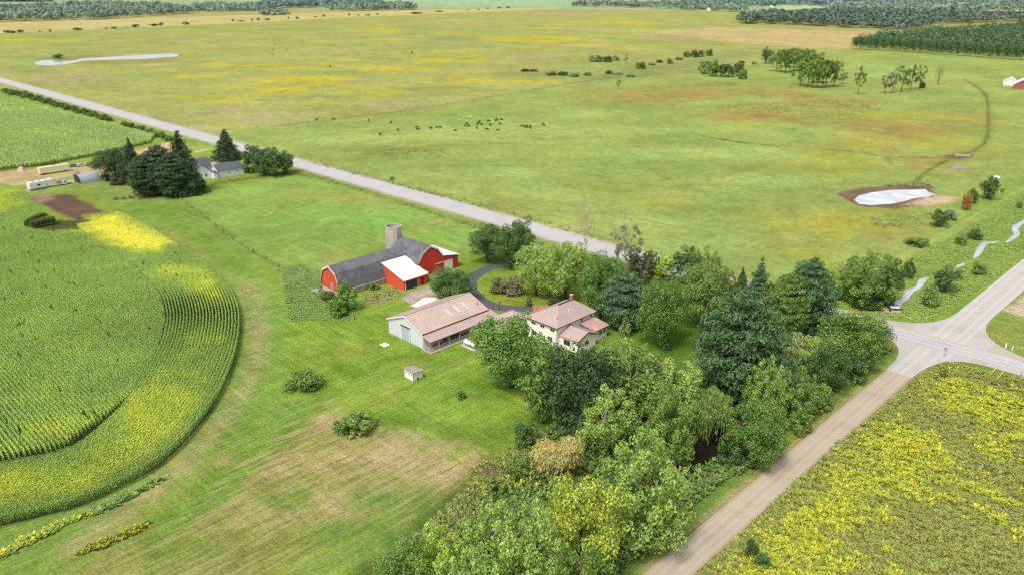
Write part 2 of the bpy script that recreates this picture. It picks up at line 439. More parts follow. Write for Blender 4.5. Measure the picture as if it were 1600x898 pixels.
# weed patch round the long barn
paint([(440,418),(470,412),(520,430),(560,470),(545,500),(500,498),(456,500),(440,470)], (124,158,72), 1.5, .9, 1.5, 4, (0,.45,0))
paint([(440,418),(470,415),(500,440),(470,450),(455,495),(446,470)], (160,162,98), 1.5, .75, 2.5, 4, (0,.5,0))
paint([(565,480),(580,455),(620,448),(628,462),(600,475)], (168,154,98), 1, .8, 1.2, 3)
paint([(626,465),(650,452),(690,444),(692,456),(662,470),(640,476)], (198,182,166), .8, .95, 1.0, 2.5)
# drive island lawn, and grass painted darker for the trees' shade
paint([(735,450),(760,428),(800,412),(870,420),(900,470),(840,478),(770,472)], (140,160,58), 1, .9, 0, 5, (.1,.05,0))
paint([(700,410),(740,404),(790,398),(800,410),(750,418),(736,432),(716,420)], (132,160,60), 1.5, .8)
paint([(826,486),(832,477),(862,478),(870,488),(850,496)], (206,146,112), .5, .95)
paint([(1040,420),(1180,440),(1200,520),(1100,600),(1040,560),(960,520)], (102,136,46), 6, .85, 4, 8)  # shade behind the house put into the grass colour
# mown ring round the corn, worn lane, hay stubble
paint([(190,330),(290,312),(440,425),(455,500),(440,580),(400,650),(330,740),(180,840),(0,920),(-300,1000),(-300,900),(0,830),(250,735),(335,640),(375,500)], (138,166,72), 3, .9, 3, 8, (.3,.05,0))
stroke([(190,308),(240,330),(330,380),(400,440),(420,520),(405,600),(350,690)], (120,170,62), 6, 2.5, .6, 1)
stroke([(395,440),(405,500),(398,570),(362,640),(308,700),(235,770),(120,850)], (186,170,120), 4.2, 1.8, .6, 2.0, (.4,0,0))
stroke([(262,360),(330,412),(375,470),(392,520)], (170,166,104), 3, 2, .5, 1.5, (.3,0,0))
paint([(440,650),(500,640),(640,688),(770,722),(720,790),(600,850),(480,900),(250,940),(100,980),(-100,1050),(200,850),(330,760)], (160,160,88), 5, .95, 6, 12, (.85,.15,0))
for x, y, a, b in [(500,665,40,18),(600,720,80,26),(560,690,90,14),(400,720,60,16),(680,735,60,14),(480,790,80,22),(650,690,60,8)]:
    paint(ell(x, y, a, b), (196,176,128), 4, .75, 8, 6, (.9,0,0))
for x, y, a, b in [(420,780,60,16),(540,830,70,16),(380,690,30,12),(300,860,80,16),(600,780,50,12)]:
    paint(ell(x, y, a, b), (122,156,60), 3, .85, 6, 6, (.5,.1,0))
stroke([(470,640),(420,690),(360,745),(250,830)], (116,158,56), 7, 1.5, .8, 2)
stroke([(900,640),(800,668),(745,684),(700,676)], (104,142,48), 7, 2.5, .7, 2)
stroke([(420,850),(540,842),(600,830),(660,780)], (108,142,50), 6, 3, .6, 3)
# verge between the grove and the gravel lane
paint([(940,900),(1060,780),(1230,650),(1330,575),(1395,530),(1408,555),(1300,650),(1200,738),(1090,830),(1000,910)], (124,152,70), 1.5, .95, 1.5, 6, (0,.7,.08))
stroke([(1395,524),(1408,545),(1396,566),(1300,648),(1190,740),(1100,822),(1012,892)], (158,166,82), 2.0, 1, .7, .8)
paint([(560,895),(640,830),(760,720),(830,690),(880,640),(1100,560),(1390,500),(1390,540),(1200,680),(940,900),(800,1100),(500,1100)], (92,118,54), 3, .9, 3, 7, (0,.9,0))
paint([(1000,490),(1090,500),(1110,560),(1060,575),(985,535)], (100,134,44), 3, .85, 2, 5)  # lawn between the trees painted darker for their shade
paint(ell(775,740,30,24), (138,134,78), 2, .8, 3, 3, (0,1,0))
# goldenrod field across the lane
paint([(1080,910),(1300,700),(1440,585),(1480,556),(1620,592),(2200,720),(2400,1200),(1000,1200)], (150,152,66), 1, 1, 1, 5, (0,.6,.35))
for x, y, a, b in [(1360,680,90,30),(1430,800,150,40),(1300,780,90,30),(1540,860,80,30),(1500,640,80,20),(1240,830,60,20),(1420,720,70,20)]:
    paint(ell(x, y, a, b), (186,180,52), 5, .5, 8, 5, (0,.5,.8))
stroke([(1480,566),(1540,580),(1620,600)], (104,150,52), 5, 1.6, .9, .8, (0,.4,0))
stroke([(1445,586),(1310,702),(1100,900)], (146,150,72), 2.4, 1, .8, .8, (0,.4,0))
# ground east of the crossing
paint([(1470,560),(1530,500),(1620,440),(2200,300),(2600,700),(1650,590),(1560,548)], (150,166,82), 1, 1, 1, 5, (0,.4,0))
paint([(1568,486),(1600,462),(1800,430),(1800,520),(1640,500),(1590,492)], (222,196,166), .8, 1, 1, 3)
paint(ell(1560,520,30,14), (158,164,84), 3, .7, 3, 4, (0,.8,0))
# neighbour's yard
paint([(-60,276),(0,270),(160,252),(236,230),(262,222),(285,232),(262,250),(215,272),(150,274),(60,286),(-60,300)], (214,188,148), 1.5, .95, 2, 6)
paint([(0,282),(60,272),(140,262),(150,268),(60,280),(0,290)], (180,176,104), 2, .6, 2, 6)
paint([(20,296),(120,272),(200,266),(300,290),(290,312),(190,318),(130,296),(60,304)], (146,166,84), 2, .9, 2, 6)
stroke([(-60,316),(0,308),(60,294),(140,278),(200,262)], (216,194,156), 4, 1.5, .9, 1)
stroke([(262,226),(300,232),(345,226)], (206,196,150), 3, 1.5, .8, .8)
stroke([(306,238),(340,229),(352,226)], (222,206,166), 2.6, .8, .9)
stroke([(330,256),(360,250),(400,244),(440,240)], (222,206,166), 3.0, .8, .9)
stroke([(322,256),(334,258)], (214,196,180), 6, .8, .9, smooth=False)
paint([(42,306),(108,304),(176,336),(120,346),(84,332)], (116,94,82), 1.5, .98, 1.5, 5)
paint([(36,304),(80,302),(86,312),(60,318)], (176,150,118), 1.5, .8, 1.5, 4)
paint(ell(330,228,30,6), (150,172,80), 4, .6)
for off, cl, wd in ((200.6, (176,178,112), 1.6), (199.8, (206,192,158), 1.0), (186.6, (168,172,104), 1.6), (187.3, (204,190,156), 1.0)):
    stroke([(x, off) for x in np.arange(-1200, -55, 40)], cl, wd, .5, .8, .7, world=True, smooth=False)
for off, cl in ((-52.0, (186,172,120)), (-45.6, (186,172,120))):
    stroke([(off, y) for y in np.arange(-40, 172, 20)], cl, 1.1, .5, .85, .7, world=True, smooth=False)
for L in ([(640,262),(760,258),(860,262),(1000,256),(1130,250)], [(870,262),(940,276),(985,288),(1040,292)], [(985,262),(1020,268),(1048,282)], [(1040,292),(1120,288),(1200,294),(1300,296)], [(560,240),(680,228),(800,224),(920,214),(1040,222)]):
    stroke(L, (122,134,72), .8, .9, .55, .6)
# under the corn
CORN_PX = [(-70,300),(0,293),(38,301),(62,328),(88,344),(128,345),(185,337),(275,386),(345,436),(371,475),(377,515),(366,572),(332,642),(252,730),(132,790),(0,824),(-70,838)]
CORN_W = W(CORN_PX)
paint(CORN_PX, (88,98,54), .4, 1, 0, 5)
CORN2_PX = [(-70,275),(0,267),(70,259),(160,242),(236,224),(243,214),(205,205),(150,190),(60,168),(0,152),(-70,130)]
CORN2_W = W(CORN2_PX)
paint(CORN2_PX, (96,112,56), .4, 1, 0, 5)

# big soft variation everywhere
big = fbm(GX / 34, GY / 34, 20, 4) - .5; mid = fbm(GX / 6.5, GY / 6.5, 30, 4) - .5
gc *= (1 + .4 * big + .42 * mid)[:, None]
warm = fbm(GX / 22, GY / 22, 44, 4) - .5
gc[:, 0] *= 1 + .3 * warm; gc[:, 2] *= 1 - .15 * warm
gc = np.clip(gc, .01, .8)

na = len(ang); nr = len(radii)
i, j = np.meshgrid(np.arange(nr - 1), np.arange(na), indexing='ij'); j2 = (j + 1) % na
quads = np.stack([i * na + j, (i + 1) * na + j, (i + 1) * na + j2, i * na + j2], -1).reshape(-1, 4)
me = mesh_np("ground", np.stack([GX, GY, np.zeros(NG)], 1), quads, gc, True)
ma = me.color_attributes.new("Grow", 'FLOAT_COLOR', 'POINT')
g4 = np.ones((NG, 4), np.float32); g4[:, :3] = gm; ma.data.foreach_set("color", g4.ravel())

m, t, b = newmat("ground")
ac = node(t, "ShaderNodeAttribute"); ac.attribute_name = "Col"
am = node(t, "ShaderNodeAttribute"); am.attribute_name = "Grow"
sp = t.nodes.new("ShaderNodeSeparateColor"); t.links.new(am.outputs['Color'], sp.inputs[0])
v1 = pos(t)
n_fine = noise(t, v1, 1.7, 5, .7); n_mid = noise(t, v1, .33, 5, .65)
f = math_(t, 'MULTIPLY', rng(t, n_fine, .25, .75, .6, 1.4), rng(t, n_mid, .3, .7, .8, 1.2))
mul = t.nodes.new("ShaderNodeVectorMath"); mul.operation = 'SCALE'; t.links.new(ac.outputs['Color'], mul.inputs[0]); t.links.new(f, mul.inputs['Scale'])
c = mul.outputs[0]
# mower passes, some along the lane, some along the road
sx = noise(t, pos(t, (.05, .75, 1)), 1.0, 4, .6); sy_ = noise(t, pos(t, (.75, .05, 1)), 1.0, 4, .6); sel = rng(t, noise(t, v1, .035, 2, .5), .46, .54, 0, 1)
mx_ = t.nodes.new("ShaderNodeMix"); mx_.data_type = 'FLOAT'; t.links.new(sel, mx_.inputs[0]); t.links.new(sx, mx_.inputs[2]); t.links.new(sy_, mx_.inputs[3])
fs = math_(t, 'ADD', 1.0, math_(t, 'MULTIPLY', rng(t, mx_.outputs[0], .3, .7, -.2, .2), rng(t, sp.outputs[1], .1, .5, 1, .25)))
mul2 = t.nodes.new("ShaderNodeVectorMath"); mul2.operation = 'SCALE'; t.links.new(c, mul2.inputs[0]); t.links.new(fs, mul2.inputs['Scale']); c = mul2.outputs[0]
# cut hay lying in streaks along the mowing direction
st = noise(t, pos(t, (1.1, .1, 1)), 1.0, 5, .7)
c = mixc(t, c, A4(206,188,140), math_(t, 'MULTIPLY', sp.outputs[0], rng(t, st, .48, .64, 0, .8)))
c = mixc(t, c, A4(104,134,46), math_(t, 'MULTIPLY', sp.outputs[0], rng(t, st, .47, .34, 0, .7)))
# tall growth: dark gaps and pale tips
gr = noise(t, v1, .85, 6, .75)
c = mixc(t, c, A4(84,98,48), math_(t, 'MULTIPLY', sp.outputs[1], rng(t, gr, .47, .3, 0, .8)))
c = mixc(t, c, A4(196,186,124), math_(t, 'MULTIPLY', sp.outputs[1], rng(t, noise(t, v1, .6, 6, .8), .58, .74, 0, .55)))
# goldenrod
fl = noise(t, v1, 1.3, 5, .8); fl2 = noise(t, v1, .12, 4, .6)
c = mixc(t, c, A4(206,196,54), math_(t, 'MULTIPLY', sp.outputs[2], math_(t, 'MULTIPLY', rng(t, fl, .46, .62, 0, 1), rng(t, fl2, .35, .6, .15, 1))))
t.links.new(c, b.inputs['Base Color']); b.inputs['Roughness'].default_value = 1.0; b.inputs['Specular IOR Level'].default_value = 0.0
bump(t, b, n_fine, .8, .5)
tag(link("ground", me, m), kind='structure')
del TH, RR

# ------------------------------------------------------------------ roads and water
def strip_mesh(L, R, z):
    n = len(L)
    vs = [(x, y, z) for x, y in L] + [(x, y, z) for x, y in R]
    return MB().add(vs, [(i, i + 1, n + i + 1, n + i) for i in range(n - 1)])
def flat(pts, z): return MB().add([(x, y, z) for x, y in pts], [tuple(range(len(pts)))])
def band(line, width, n=8):
    L = smooth_line(line, n); d = np.gradient(L, axis=0); d /= np.linalg.norm(d, axis=1)[:, None]
    nn = np.stack([-d[:, 1], d[:, 0]], 1); wv = np.broadcast_to(np.asarray(width, float), (len(L),)) if np.ndim(width) == 0 else np.interp(np.linspace(0, 1, len(L)), np.linspace(0, 1, len(width)), width)
    return L + nn * wv[:, None] / 2, L - nn * wv[:, None] / 2

def road_mat(name, rgb, dark, axis, centre, half, tracks, edge):
    """Worn carriageway: wheel tracks along one axis, speckle and patches."""
    m, t, b = newmat(name); v = pos(t)
    c = A4(*rgb)
    n1 = noise(t, v, 1.2, 6, .7); n2 = noise(t, pos(t, (.02, .5, 1) if axis == 'X' else (.5, .02, 1)), 2.0, 4)
    o = mixc(t, c, A4(*dark), math_(t, 'MULTIPLY', rng(t, n1, .35, .7, .1, .6), 1.0))
    o = mixc(t, o, A4(*dark), rng(t, n2, .5, .72, 0, .45))
    sepn = t.nodes.new("ShaderNodeSeparateXYZ"); t.links.new(v, sepn.inputs[0])
    u = math_(t, 'ABSOLUTE', math_(t, 'SUBTRACT', sepn.outputs[1 if axis == 'X' else 0], centre))
    wob = math_(t, 'ADD', u, rng(t, n1, 0, 1, -.25, .25))
    n3 = noise(t, v, .11, 5, .7); o = mixc(t, o, A4(*(x * .9 for x in dark)), rng(t, n3, .54, .6, 0, .4)); o = mixc(t, o, A4(*(min(255, x * 1.04) for x in rgb)), rng(t, n3, .44, .38, 0, .5))
    for tr in tracks:
        d = math_(t, 'ABSOLUTE', math_(t, 'SUBTRACT', wob, tr))
        o = mixc(t, o, A4(*(min(255, x + 16) for x in rgb)), rng(t, d, .1, .8, .5, 0))
    o = mixc(t, o, A4(*edge), rng(t, wob, half - .9, half, 0, .9))
    t.links.new(o, b.inputs['Base Color']); b.inputs['Roughness'].default_value = .95
    bump(t, b, n1, .3, .05)
    return m
xs = np.concatenate([np.linspace(-1500, -500, 30), np.linspace(-480, 60, 60), [120, 300, 900]])
def ry(x, side):   # edges of the main road, narrower beyond the crossing
    tt = np.clip((x + 130) / 70, 0, 1); a, c_ = (199.2, 187.9)
    return (a + (196.8 - a) * tt) if side else (c_ + (187.6 - c_) * tt)
ROADM = road_mat("worn_asphalt", (208,204,200), (193,188,185), 'X', 193.4, 6.2, (1.0, 2.9), (206,196,178))
tag(strip_mesh([(x, ry(x, 0)) for x in xs], [(x, ry(x, 1)) for x in xs], .02).build("main_road", ROADM), kind='structure')
GRAVM = road_mat("gravel", (203,187,163), (185,168,144), 'Y', -48.8, 2.75, (.75, 1.9), (186,172,140))
tag(strip_mesh([(-51.4, -60), (-51.4, 60), (-51.5, 170)], [(-46.2, -60), (-46.2, 60), (-46.0, 170)], .024).build("gravel_lane", GRAVM), kind='structure')
SIDEM = road_mat("pale_asphalt", (210,205,197), (200,194,185), 'Y', -47, 9, (1.4, 3.2), (200,192,170))
def fillet(p0, p1, p2, n=9):
    p0, p1, p2 = map(np.array, (p0, p1, p2))
    return [tuple((1-s)**2*p0 + 2*s*(1-s)*p1 + s*s*p2) for s in np.linspace(0, 1, n)]
south = fillet((-60, 187.4), (-51.4, 187.4), (-51.5, 170)) + fillet((-46.0, 170), (-45.9, 187.5), (-36, 187.5))
tag(flat([(p[0], p[1]) for p in south] + [(-36, 188.2), (-60, 188.2)], .03).build("gravel_lane_mouth", SIDEM), kind='structure')
north = fillet((-66, 198.2), (-51.4, 198), (-50.9, 216)) + [(-50.5, 260), (-48, 420), (-40, 420), (-42.6, 260)] + fillet((-43.4, 217), (-43.6, 197.2), (-22, 196.9))
tag(flat(north + [(-22, 196.0), (-66, 196.0)], .03).build("side_road", SIDEM), kind='structure')
DRIVE = plain("drive_asphalt", (104,104,108), .9, .15, .8)
dl, dr = band(W([(841,379),(824,394),(797,408),(762,420),(739,433),(733,446),(739,459),(754,471),(776,479),(802,482),(832,481)]), 4.2, 8)
tag(strip_mesh(dl, dr, .028).build("driveway", DRIVE), kind='structure')

def water_mat(name, rgb, rough, k=K, spec=.5):
    m, t, b = newmat(name)
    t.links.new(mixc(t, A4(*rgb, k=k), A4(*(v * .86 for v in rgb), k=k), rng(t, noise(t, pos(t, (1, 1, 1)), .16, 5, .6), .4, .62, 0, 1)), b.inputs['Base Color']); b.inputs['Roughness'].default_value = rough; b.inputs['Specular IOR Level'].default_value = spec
    bump(t, b, noise(t, pos(t), 1.5, 3), .06, .05)
    return m
POND = water_mat("sky_white_water", (226,229,233), .12, .82)  # bright sky's reflection put into the pale base colour
STREAM = water_mat("stream_water", (206,208,212), .1, .8)  # base paled for the sky mirrored in the stream
BROOK = water_mat("brook_water", (52,44,38), .06, .5)
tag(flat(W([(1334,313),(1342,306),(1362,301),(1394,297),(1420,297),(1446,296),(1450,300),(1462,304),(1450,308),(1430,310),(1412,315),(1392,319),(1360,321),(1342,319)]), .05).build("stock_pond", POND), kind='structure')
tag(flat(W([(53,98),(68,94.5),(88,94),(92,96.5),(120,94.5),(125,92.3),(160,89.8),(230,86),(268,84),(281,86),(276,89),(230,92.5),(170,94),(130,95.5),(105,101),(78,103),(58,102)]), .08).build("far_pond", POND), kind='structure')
for nm, pts, wd, mat in (("stream", [(1680,322),(1630,338),(1599,347),(1586,357),(1588,367),(1577,376),(1571,380)], [2.2,2.4,2.2,2.2,1.8,1.3,.2], STREAM),
                         ("stream", [(1560,377),(1550,379),(1537,381),(1531,390),(1526,399),(1521,404)], [.3,1.3,1.9,2.0,1.6,.3], STREAM),
                         ("stream", [(1507,411),(1500,415),(1493,419)], [.2,1.5,.2], STREAM),
                         ("stream", [(1452,433),(1441,438),(1434,450),(1420,455),(1414,467),(1403,472),(1397,484)], [.3,1.9,1.5,2.4,1.5,2.4,2.0], STREAM),
                         ("brook", [(1330,560),(1250,565),(1190,560),(1168,575),(1166,600),(1160,640),(1128,678),(1100,704),(1084,716),(1060,740),(1000,790),(920,860)], [2.5,2.5,3,4.5,5.5,5,4,3], BROOK)):
    l, r = band(W(pts), wd, 6)
    tag(strip_mesh(l, r, .06).build(nm, mat), kind='structure')
# ------------------------------------------------------------------ foliage builders
def unit(v): return v / np.maximum(np.linalg.norm(v, axis=-1, keepdims=True), 1e-9)
def rdir(r, n): return unit(r.normal(size=(n, 3)))

def leaves(c, nrm, size, aspect, shade, r, tangent=None):
    """One quad per leaf spray: centres c, normals nrm; colour = shade (n,3)."""
    n = len(c)
    t = r.normal(size=(n, 3)) if tangent is None else tangent
    t = unit(t - (t * nrm).sum(1, keepdims=True) * nrm); u = np.cross(nrm, t)
    s = np.broadcast_to(size, (n,))[:, None]; a = np.broadcast_to(aspect, (n,))[:, None]
    tl = t * s; ul = u * s * a
    k = r.uniform(.3, 1, size=(n, 1))
    v = np.stack([c - tl * .5 - ul * .5 * k, c + tl * .35 - ul * .5, c + tl * .55 + ul * .5 * k, c - tl * .3 + ul * .5], 1).reshape(-1, 3)
    q = np.arange(4 * n).reshape(-1, 4)
    return v, q, np.repeat(shade, 4, 0)

def puff_leaves(cen, rad3, per, size, r, aspect=.6, up=.35, jitter=.42, hue=.06, droop=None, fill=.15):
    """Leaf sprays over a set of clumps (centres, semi-axes)."""
    C = []; N = []; S = []
    for p, q in zip(cen, rad3):
        n = max(4, int(per * (q[0] * q[1] + q[0] * q[2] + q[1] * q[2]) / 3 / (np.mean(rad3, 0) ** 2).mean()))
        d = rdir(r, n); d[:, 2] += up; d = unit(d)
        rr = np.where(r.random(n) < fill, r.uniform(.3, .8, n), r.uniform(.82, 1.1, n))
        C.append(p + d * q * rr[:, None])
        N.append(unit(d * (1 - jitter) + rdir(r, n) * jitter + np.array([0, 0, .12])))
        sh = r.uniform(.86, 1.14) * r.uniform(.68, 1.35, n); h = r.normal(0, hue) + r.normal(0, hue * .6, n)
        S.append(np.stack([sh * (1 + h), sh, sh * (1 - h * .5)], 1))
    C = np.concatenate(C); N = np.concatenate(N); S = np.clip(np.concatenate(S), .2, 2)
    return leaves(C, N, size * r.uniform(.6, 1.3, len(C)), aspect, S, r, droop if droop is None else np.tile(droop, (len(C), 1)))

def merge(parts):
    v, q, c, o = [], [], [], 0
    for a, b, d in parts:
        v.append(a); q.append(b + o); c.append(d); o += len(a)
    return np.concatenate(v), np.concatenate(q), np.concatenate(c)

# all crowns are unit-sized: radius .5, base z = 0, top z = 1; the tree scales them
def crown_broad(seed, n=120, per=105, size=.027, top=1.0, low=.05, flat_=.85):
    r = np.random.default_rng(seed); cz = (1 + low) / 2; hz = (1 - low) / 2
    d = rdir(r, n); d[:, 2] = d[:, 2] * .85 + .12; d = unit(d)
    k = r.uniform(.55, .9, n)[:, None]
    k[: n // 6] *= .6
    lobes = 1 + .16 * np.sin(3 * np.arctan2(d[:, 1], d[:, 0]) + r.uniform(0, 6))[:, None] + r.normal(0, .07, (n, 1))
    cen = np.array([0, 0, cz]) + d * np.array([.5, .5, hz]) * k * lobes
    rd = r.uniform(.06, .14, n)[:, None] * np.array([1, 1, flat_])
    cen[:, 2] = np.minimum(cen[:, 2], top - rd[:, 2] * .9)
    return merge([puff_leaves(cen, rd, per, size, r)])
def crown_poplar(seed, n=104, per=105, size=.026):
    r = np.random.default_rng(seed); P = []; R = []
    spires = [(0, 0, 1.0, .22)] + [(.27 * math.cos(a), .27 * math.sin(a), r.uniform(.66, .93), r.uniform(.15, .22)) for a in np.linspace(0, 6.28, 7)[:-1] + r.uniform(0, 1)]
    for x, y, h, wd in spires:
        m = n // len(spires) + 2
        for z in np.linspace(.07, h - .05, m):
            f = math.sin(math.pi * min(1, (z - .05) / h) ** .8) ** .6
            a = r.uniform(0, 6.28); q = wd * f * r.uniform(.4, 1)
            P.append((x * (.7 + .5 * f) + q * math.cos(a), y * (.7 + .5 * f) + q * math.sin(a), z)); rr = r.uniform(.05, .085) * (.6 + .5 * f)
            R.append((rr * 1.15, rr * 1.15, rr * 1.25))
    return merge([puff_leaves(np.array(P), np.array(R), per, size, r, up=.5, aspect=.65, hue=.05)])
def crown_pine(seed, tiers=12, per=120, size=.045, low=.06, conic=None):
    r = np.random.default_rng(seed); P = []; R = []
    for i in range(tiers):
        u = i / (tiers - 1); z = low + (.96 - low) * u
        f = max(.05, (1 - u) ** (1 / conic)) if conic else max(.12, math.sin(math.pi * (.22 + .78 * u) ** 1.1) ** .75 if u < .995 else .12)
        rad_ = .5 * min(1, f * 1.1 + .02) * r.uniform(.8, 1.12); nb = max(2, int(11 * f) + 2)
        for j in range(nb):
            a = 6.28 * (j + r.uniform(-.4, .4)) / nb + i * 1.3; q = rad_ * r.uniform(.6, 1.05)
            for s in (.95, .5):
                if nb < 4 and s < .9: continue
                rr = .12 * (.4 + f * .7) * r.uniform(.7, 1.25)
                P.append((q * s * math.cos(a), q * s * math.sin(a), min(.965, z + r.uniform(-.014, .014) + .05 * s))); R.append((rr, rr, rr * .26))
    P.append((0, 0, .97)); R.append((.03, .03, .04))
    return merge([puff_leaves(np.array(P), np.array(R), per, size, r, aspect=.34, up=.45, hue=.04, jitter=.5)])
def crown_spruce(seed, tiers=20, per=44, size=.05):
    r = np.random.default_rng(seed); P = []; R = []
    for i in range(tiers):
        z = .05 + .92 * i / (tiers - 1); f = (1 - z) ** .85
        nb = max(2, int(13 * f) + 2)
        for j in range(nb):
            a = 6.28 * (j + r.uniform(-.4, .4)) / nb + i; q = (.5 * f + .02) * r.uniform(.65, 1.12)
            for s in (.9, .55, .25):
                rr = (.035 + .075 * f) * r.uniform(.75, 1.25); P.append((q * s * math.cos(a), q * s * math.sin(a), z - .05 * s * f)); R.append((rr, rr, rr * .6))
    P.append((0, 0, .985)); R.append((.018, .018, .03))
    return merge([puff_leaves(np.array(P), np.array(R), per, size, r, aspect=.3, up=.25, hue=.05)])
def crown_willow(seed, n=34, per=150, size=.05):
    r = np.random.default_rng(seed); parts = []
    d = rdir(r, n); d[:, 2] = np.abs(d[:, 2]) * .8; d = unit(d)
    cen = np.array([0, 0, .5]) + d * np.array([.38, .38, .38]) * r.uniform(.6, 1.05, (n, 1)); rd = r.uniform(.09, .15, (n, 1)) * np.array([1, 1, .7])
    parts.append(puff_leaves(cen, rd, per, size, r, aspect=.22, up=.5, droop=np.array([0, 0, -1.0]), hue=.06))
    for p, q in zip(cen, rd):           # hanging curtains
        m = 50; a = r.uniform(0, 6.28, m); out = q[0] * r.uniform(.5, 1.2, m); L = np.minimum(p[2] - .06, r.uniform(.1, .45, m)) * r.random(m)
        c = np.stack([p[0] + out * np.cos(a), p[1] + out * np.sin(a), p[2] - L], 1)
        sh = r.uniform(.75, 1.2, m); S = np.stack([sh, sh, sh], 1)
        parts.append(leaves(c, unit(np.stack([np.cos(a), np.sin(a), .3 + 0 * a], 1) + .5 * rdir(r, m)), .075, .16, S, r, np.tile([0, 0, -1.0], (m, 1))))
    return merge(parts)
def crown_bush(seed, n=40, per=60, size=.06):
    r = np.random.default_rng(seed); d = rdir(r, n); d[:, 2] = np.abs(d[:, 2]); k = r.uniform(.45, .95, (n, 1))
    cen = d * np.array([.42, .42, .74]) * k + [0, 0, .06]; rd = r.uniform(.07, .16, (n, 1)) * np.array([1, 1, 1.25])
    return merge([puff_leaves(cen, rd, per, size, r, up=.4, hue=.06)])
def crown_sparse(seed, n=26, per=60, size=.04, low=.3):
    r = np.random.default_rng(seed); a = r.uniform(0, 6.28, n); z = r.uniform(low, .95, n); q = .5 * np.sqrt(r.random(n)) * np.sin(np.pi * np.clip((z - low + .12) / (1.1 - low), 0, 1)) ** .6
    cen = np.stack([q * np.cos(a), q * np.sin(a), z], 1); rd = r.uniform(.05, .11, (n, 1)) * np.array([1, 1, .8])
    return merge([puff_leaves(cen, rd, per, size, r, fill=.5)])

def limbs(seed, spread=.34, top=.8, n=8, r0=.028, start=.16, dead=0):
    """Tapered trunk with limbs, unit-sized like the crowns."""
    r = random.Random(seed); m = MB(); bend = [(r.uniform(-.02, .02), r.uniform(-.02, .02)) for _ in range(5)]
    tp = [(bend[i][0] * (i > 0), bend[i][1] * (i > 0), top * i / 4) for i in range(5)]
    m.tube([(0, 0, -.01), *tp[1:]], [r0 * 1.25, r0, r0 * .78, r0 * .5, r0 * .16], 7)
    for k in range(n):
        z = start + (top * .85 - start) * k / max(1, n - 1); a = k * 2.4 + r.uniform(-.4, .4); L = spread * (1 - .55 * k / n) * r.uniform(.7, 1.1)
        i = min(3, int(z / top * 4)); f = z / top * 4 - i; bx = tp[i][0] + (tp[i+1][0] - tp[i][0]) * f; by = tp[i][1] + (tp[i+1][1] - tp[i][1]) * f
        rr = r0 * .42 * (1 - .5 * k / n); c, s = math.cos(a), math.sin(a)
        e = [(bx, by, z), (bx + c * L * .5, by + s * L * .5, z + .1), (bx + c * L, by + s * L, z + .1 + L * .75)]
        m.tube(e, [rr, rr * .7, rr * .22], 5)
        for q in range(dead):
            f = r.uniform(.4, .95); p = [e[1][t] + (e[2][t] - e[1][t]) * f for t in range(3)]; a2 = a + r.uniform(-1.3, 1.3); l2 = L * r.uniform(.25, .6)
            e2 = (p[0] + math.cos(a2) * l2 * .6, p[1] + math.sin(a2) * l2 * .6, p[2] + l2 * .8); m.tube([p, e2], [rr * .5, rr * .25], 4)
            for _ in range(2):
                f2 = r.uniform(.3, .9); p2 = [p[t] + (e2[t] - p[t]) * f2 for t in range(3)]; a3 = a2 + r.uniform(-1.5, 1.5); l3 = l2 * .5
                m.tube([p2, (p2[0] + math.cos(a3) * l3 * .6, p2[1] + math.sin(a3) * l3 * .6, p2[2] + l3 * .8)], [rr * .32, rr * .2], 3)
    return m

def cm(name, vqc): return mesh_np(name, *vqc)
CROWN = {
    'broad': [cm("broad_crown", crown_broad(s)) for s in (1, 2, 3, 4)],
    'poplar': [cm("poplar_crown", crown_poplar(s)) for s in (5, 6, 7)],
    'pine': [cm("pine_crown", crown_pine(s)) for s in (8, 9)],
    'cone': [cm("pine_crown", crown_pine(s, conic=.8)) for s in (41, 42)],
    'spruce': [cm("spruce_crown", crown_spruce(s)) for s in (10, 11)],
    'willow': [cm("willow_crown", crown_willow(s)) for s in (12, 13)],
    'bush': [cm("bush_crown", crown_bush(s)) for s in (14, 15, 16)],
    'sparse': [cm("sparse_crown", crown_sparse(s)) for s in (17, 18)],
    'small': [cm("small_crown", crown_broad(s, 44, 42, .062)) for s in (19, 20, 21)],
    'arbor': [cm("arborvitae_crown", crown_broad(s, 70, 50, .05, low=.0)) for s in (31, 32)],
    'aspen': [cm("aspen_crown", crown_broad(s, 40, 42, .062, low=.12)) for s in (51, 52)],
    'column': [cm("column_crown", crown_poplar(s, 40, 40, .07)) for s in (22, 23)],
}
TRUNK = {
    'broad': [limbs(s).mesh("trunk") for s in (1, 2)], 'poplar': [limbs(s, .2, .9, 9).mesh("trunk") for s in (3, 4)],
    'pine': [limbs(5, .3, .9, 12, .018, .1).mesh("trunk")], 'cone': [limbs(5, .3, .95, 12, .018, .1).mesh("trunk")], 'spruce': [limbs(6, .2, .95, 6, .018, .05).mesh("trunk")],
    'willow': [limbs(7, .3, .7, 7, .03).mesh("trunk")], 'bush': [limbs(8, .3, .6, 7, .018, .02).mesh("trunk")],
    'sparse': [limbs(9, .36, .92, 11, .02, .2, 2).mesh("trunk")], 'small': [limbs(10, .34, .8, 7).mesh("trunk")], 'column': [limbs(11, .2, .9, 8, .022).mesh("trunk")],
    'arbor': [limbs(14, .15, .8, 5).mesh("trunk")],
    'aspen': [limbs(15, .25, .85, 6, .016, .35).mesh("trunk")],
    'dead': [limbs(12, .42, .98, 20, .03, .2, 6).mesh("trunk"), limbs(13, .42, .98, 18, .03, .12, 6).mesh("trunk")],
}
for ms in TRUNK.values():
    for mm in ms: mm.materials.append(BARK)
for ms in CROWN.values():
    for mm in ms: mm.materials.append(LEAF)
KL = 1.12
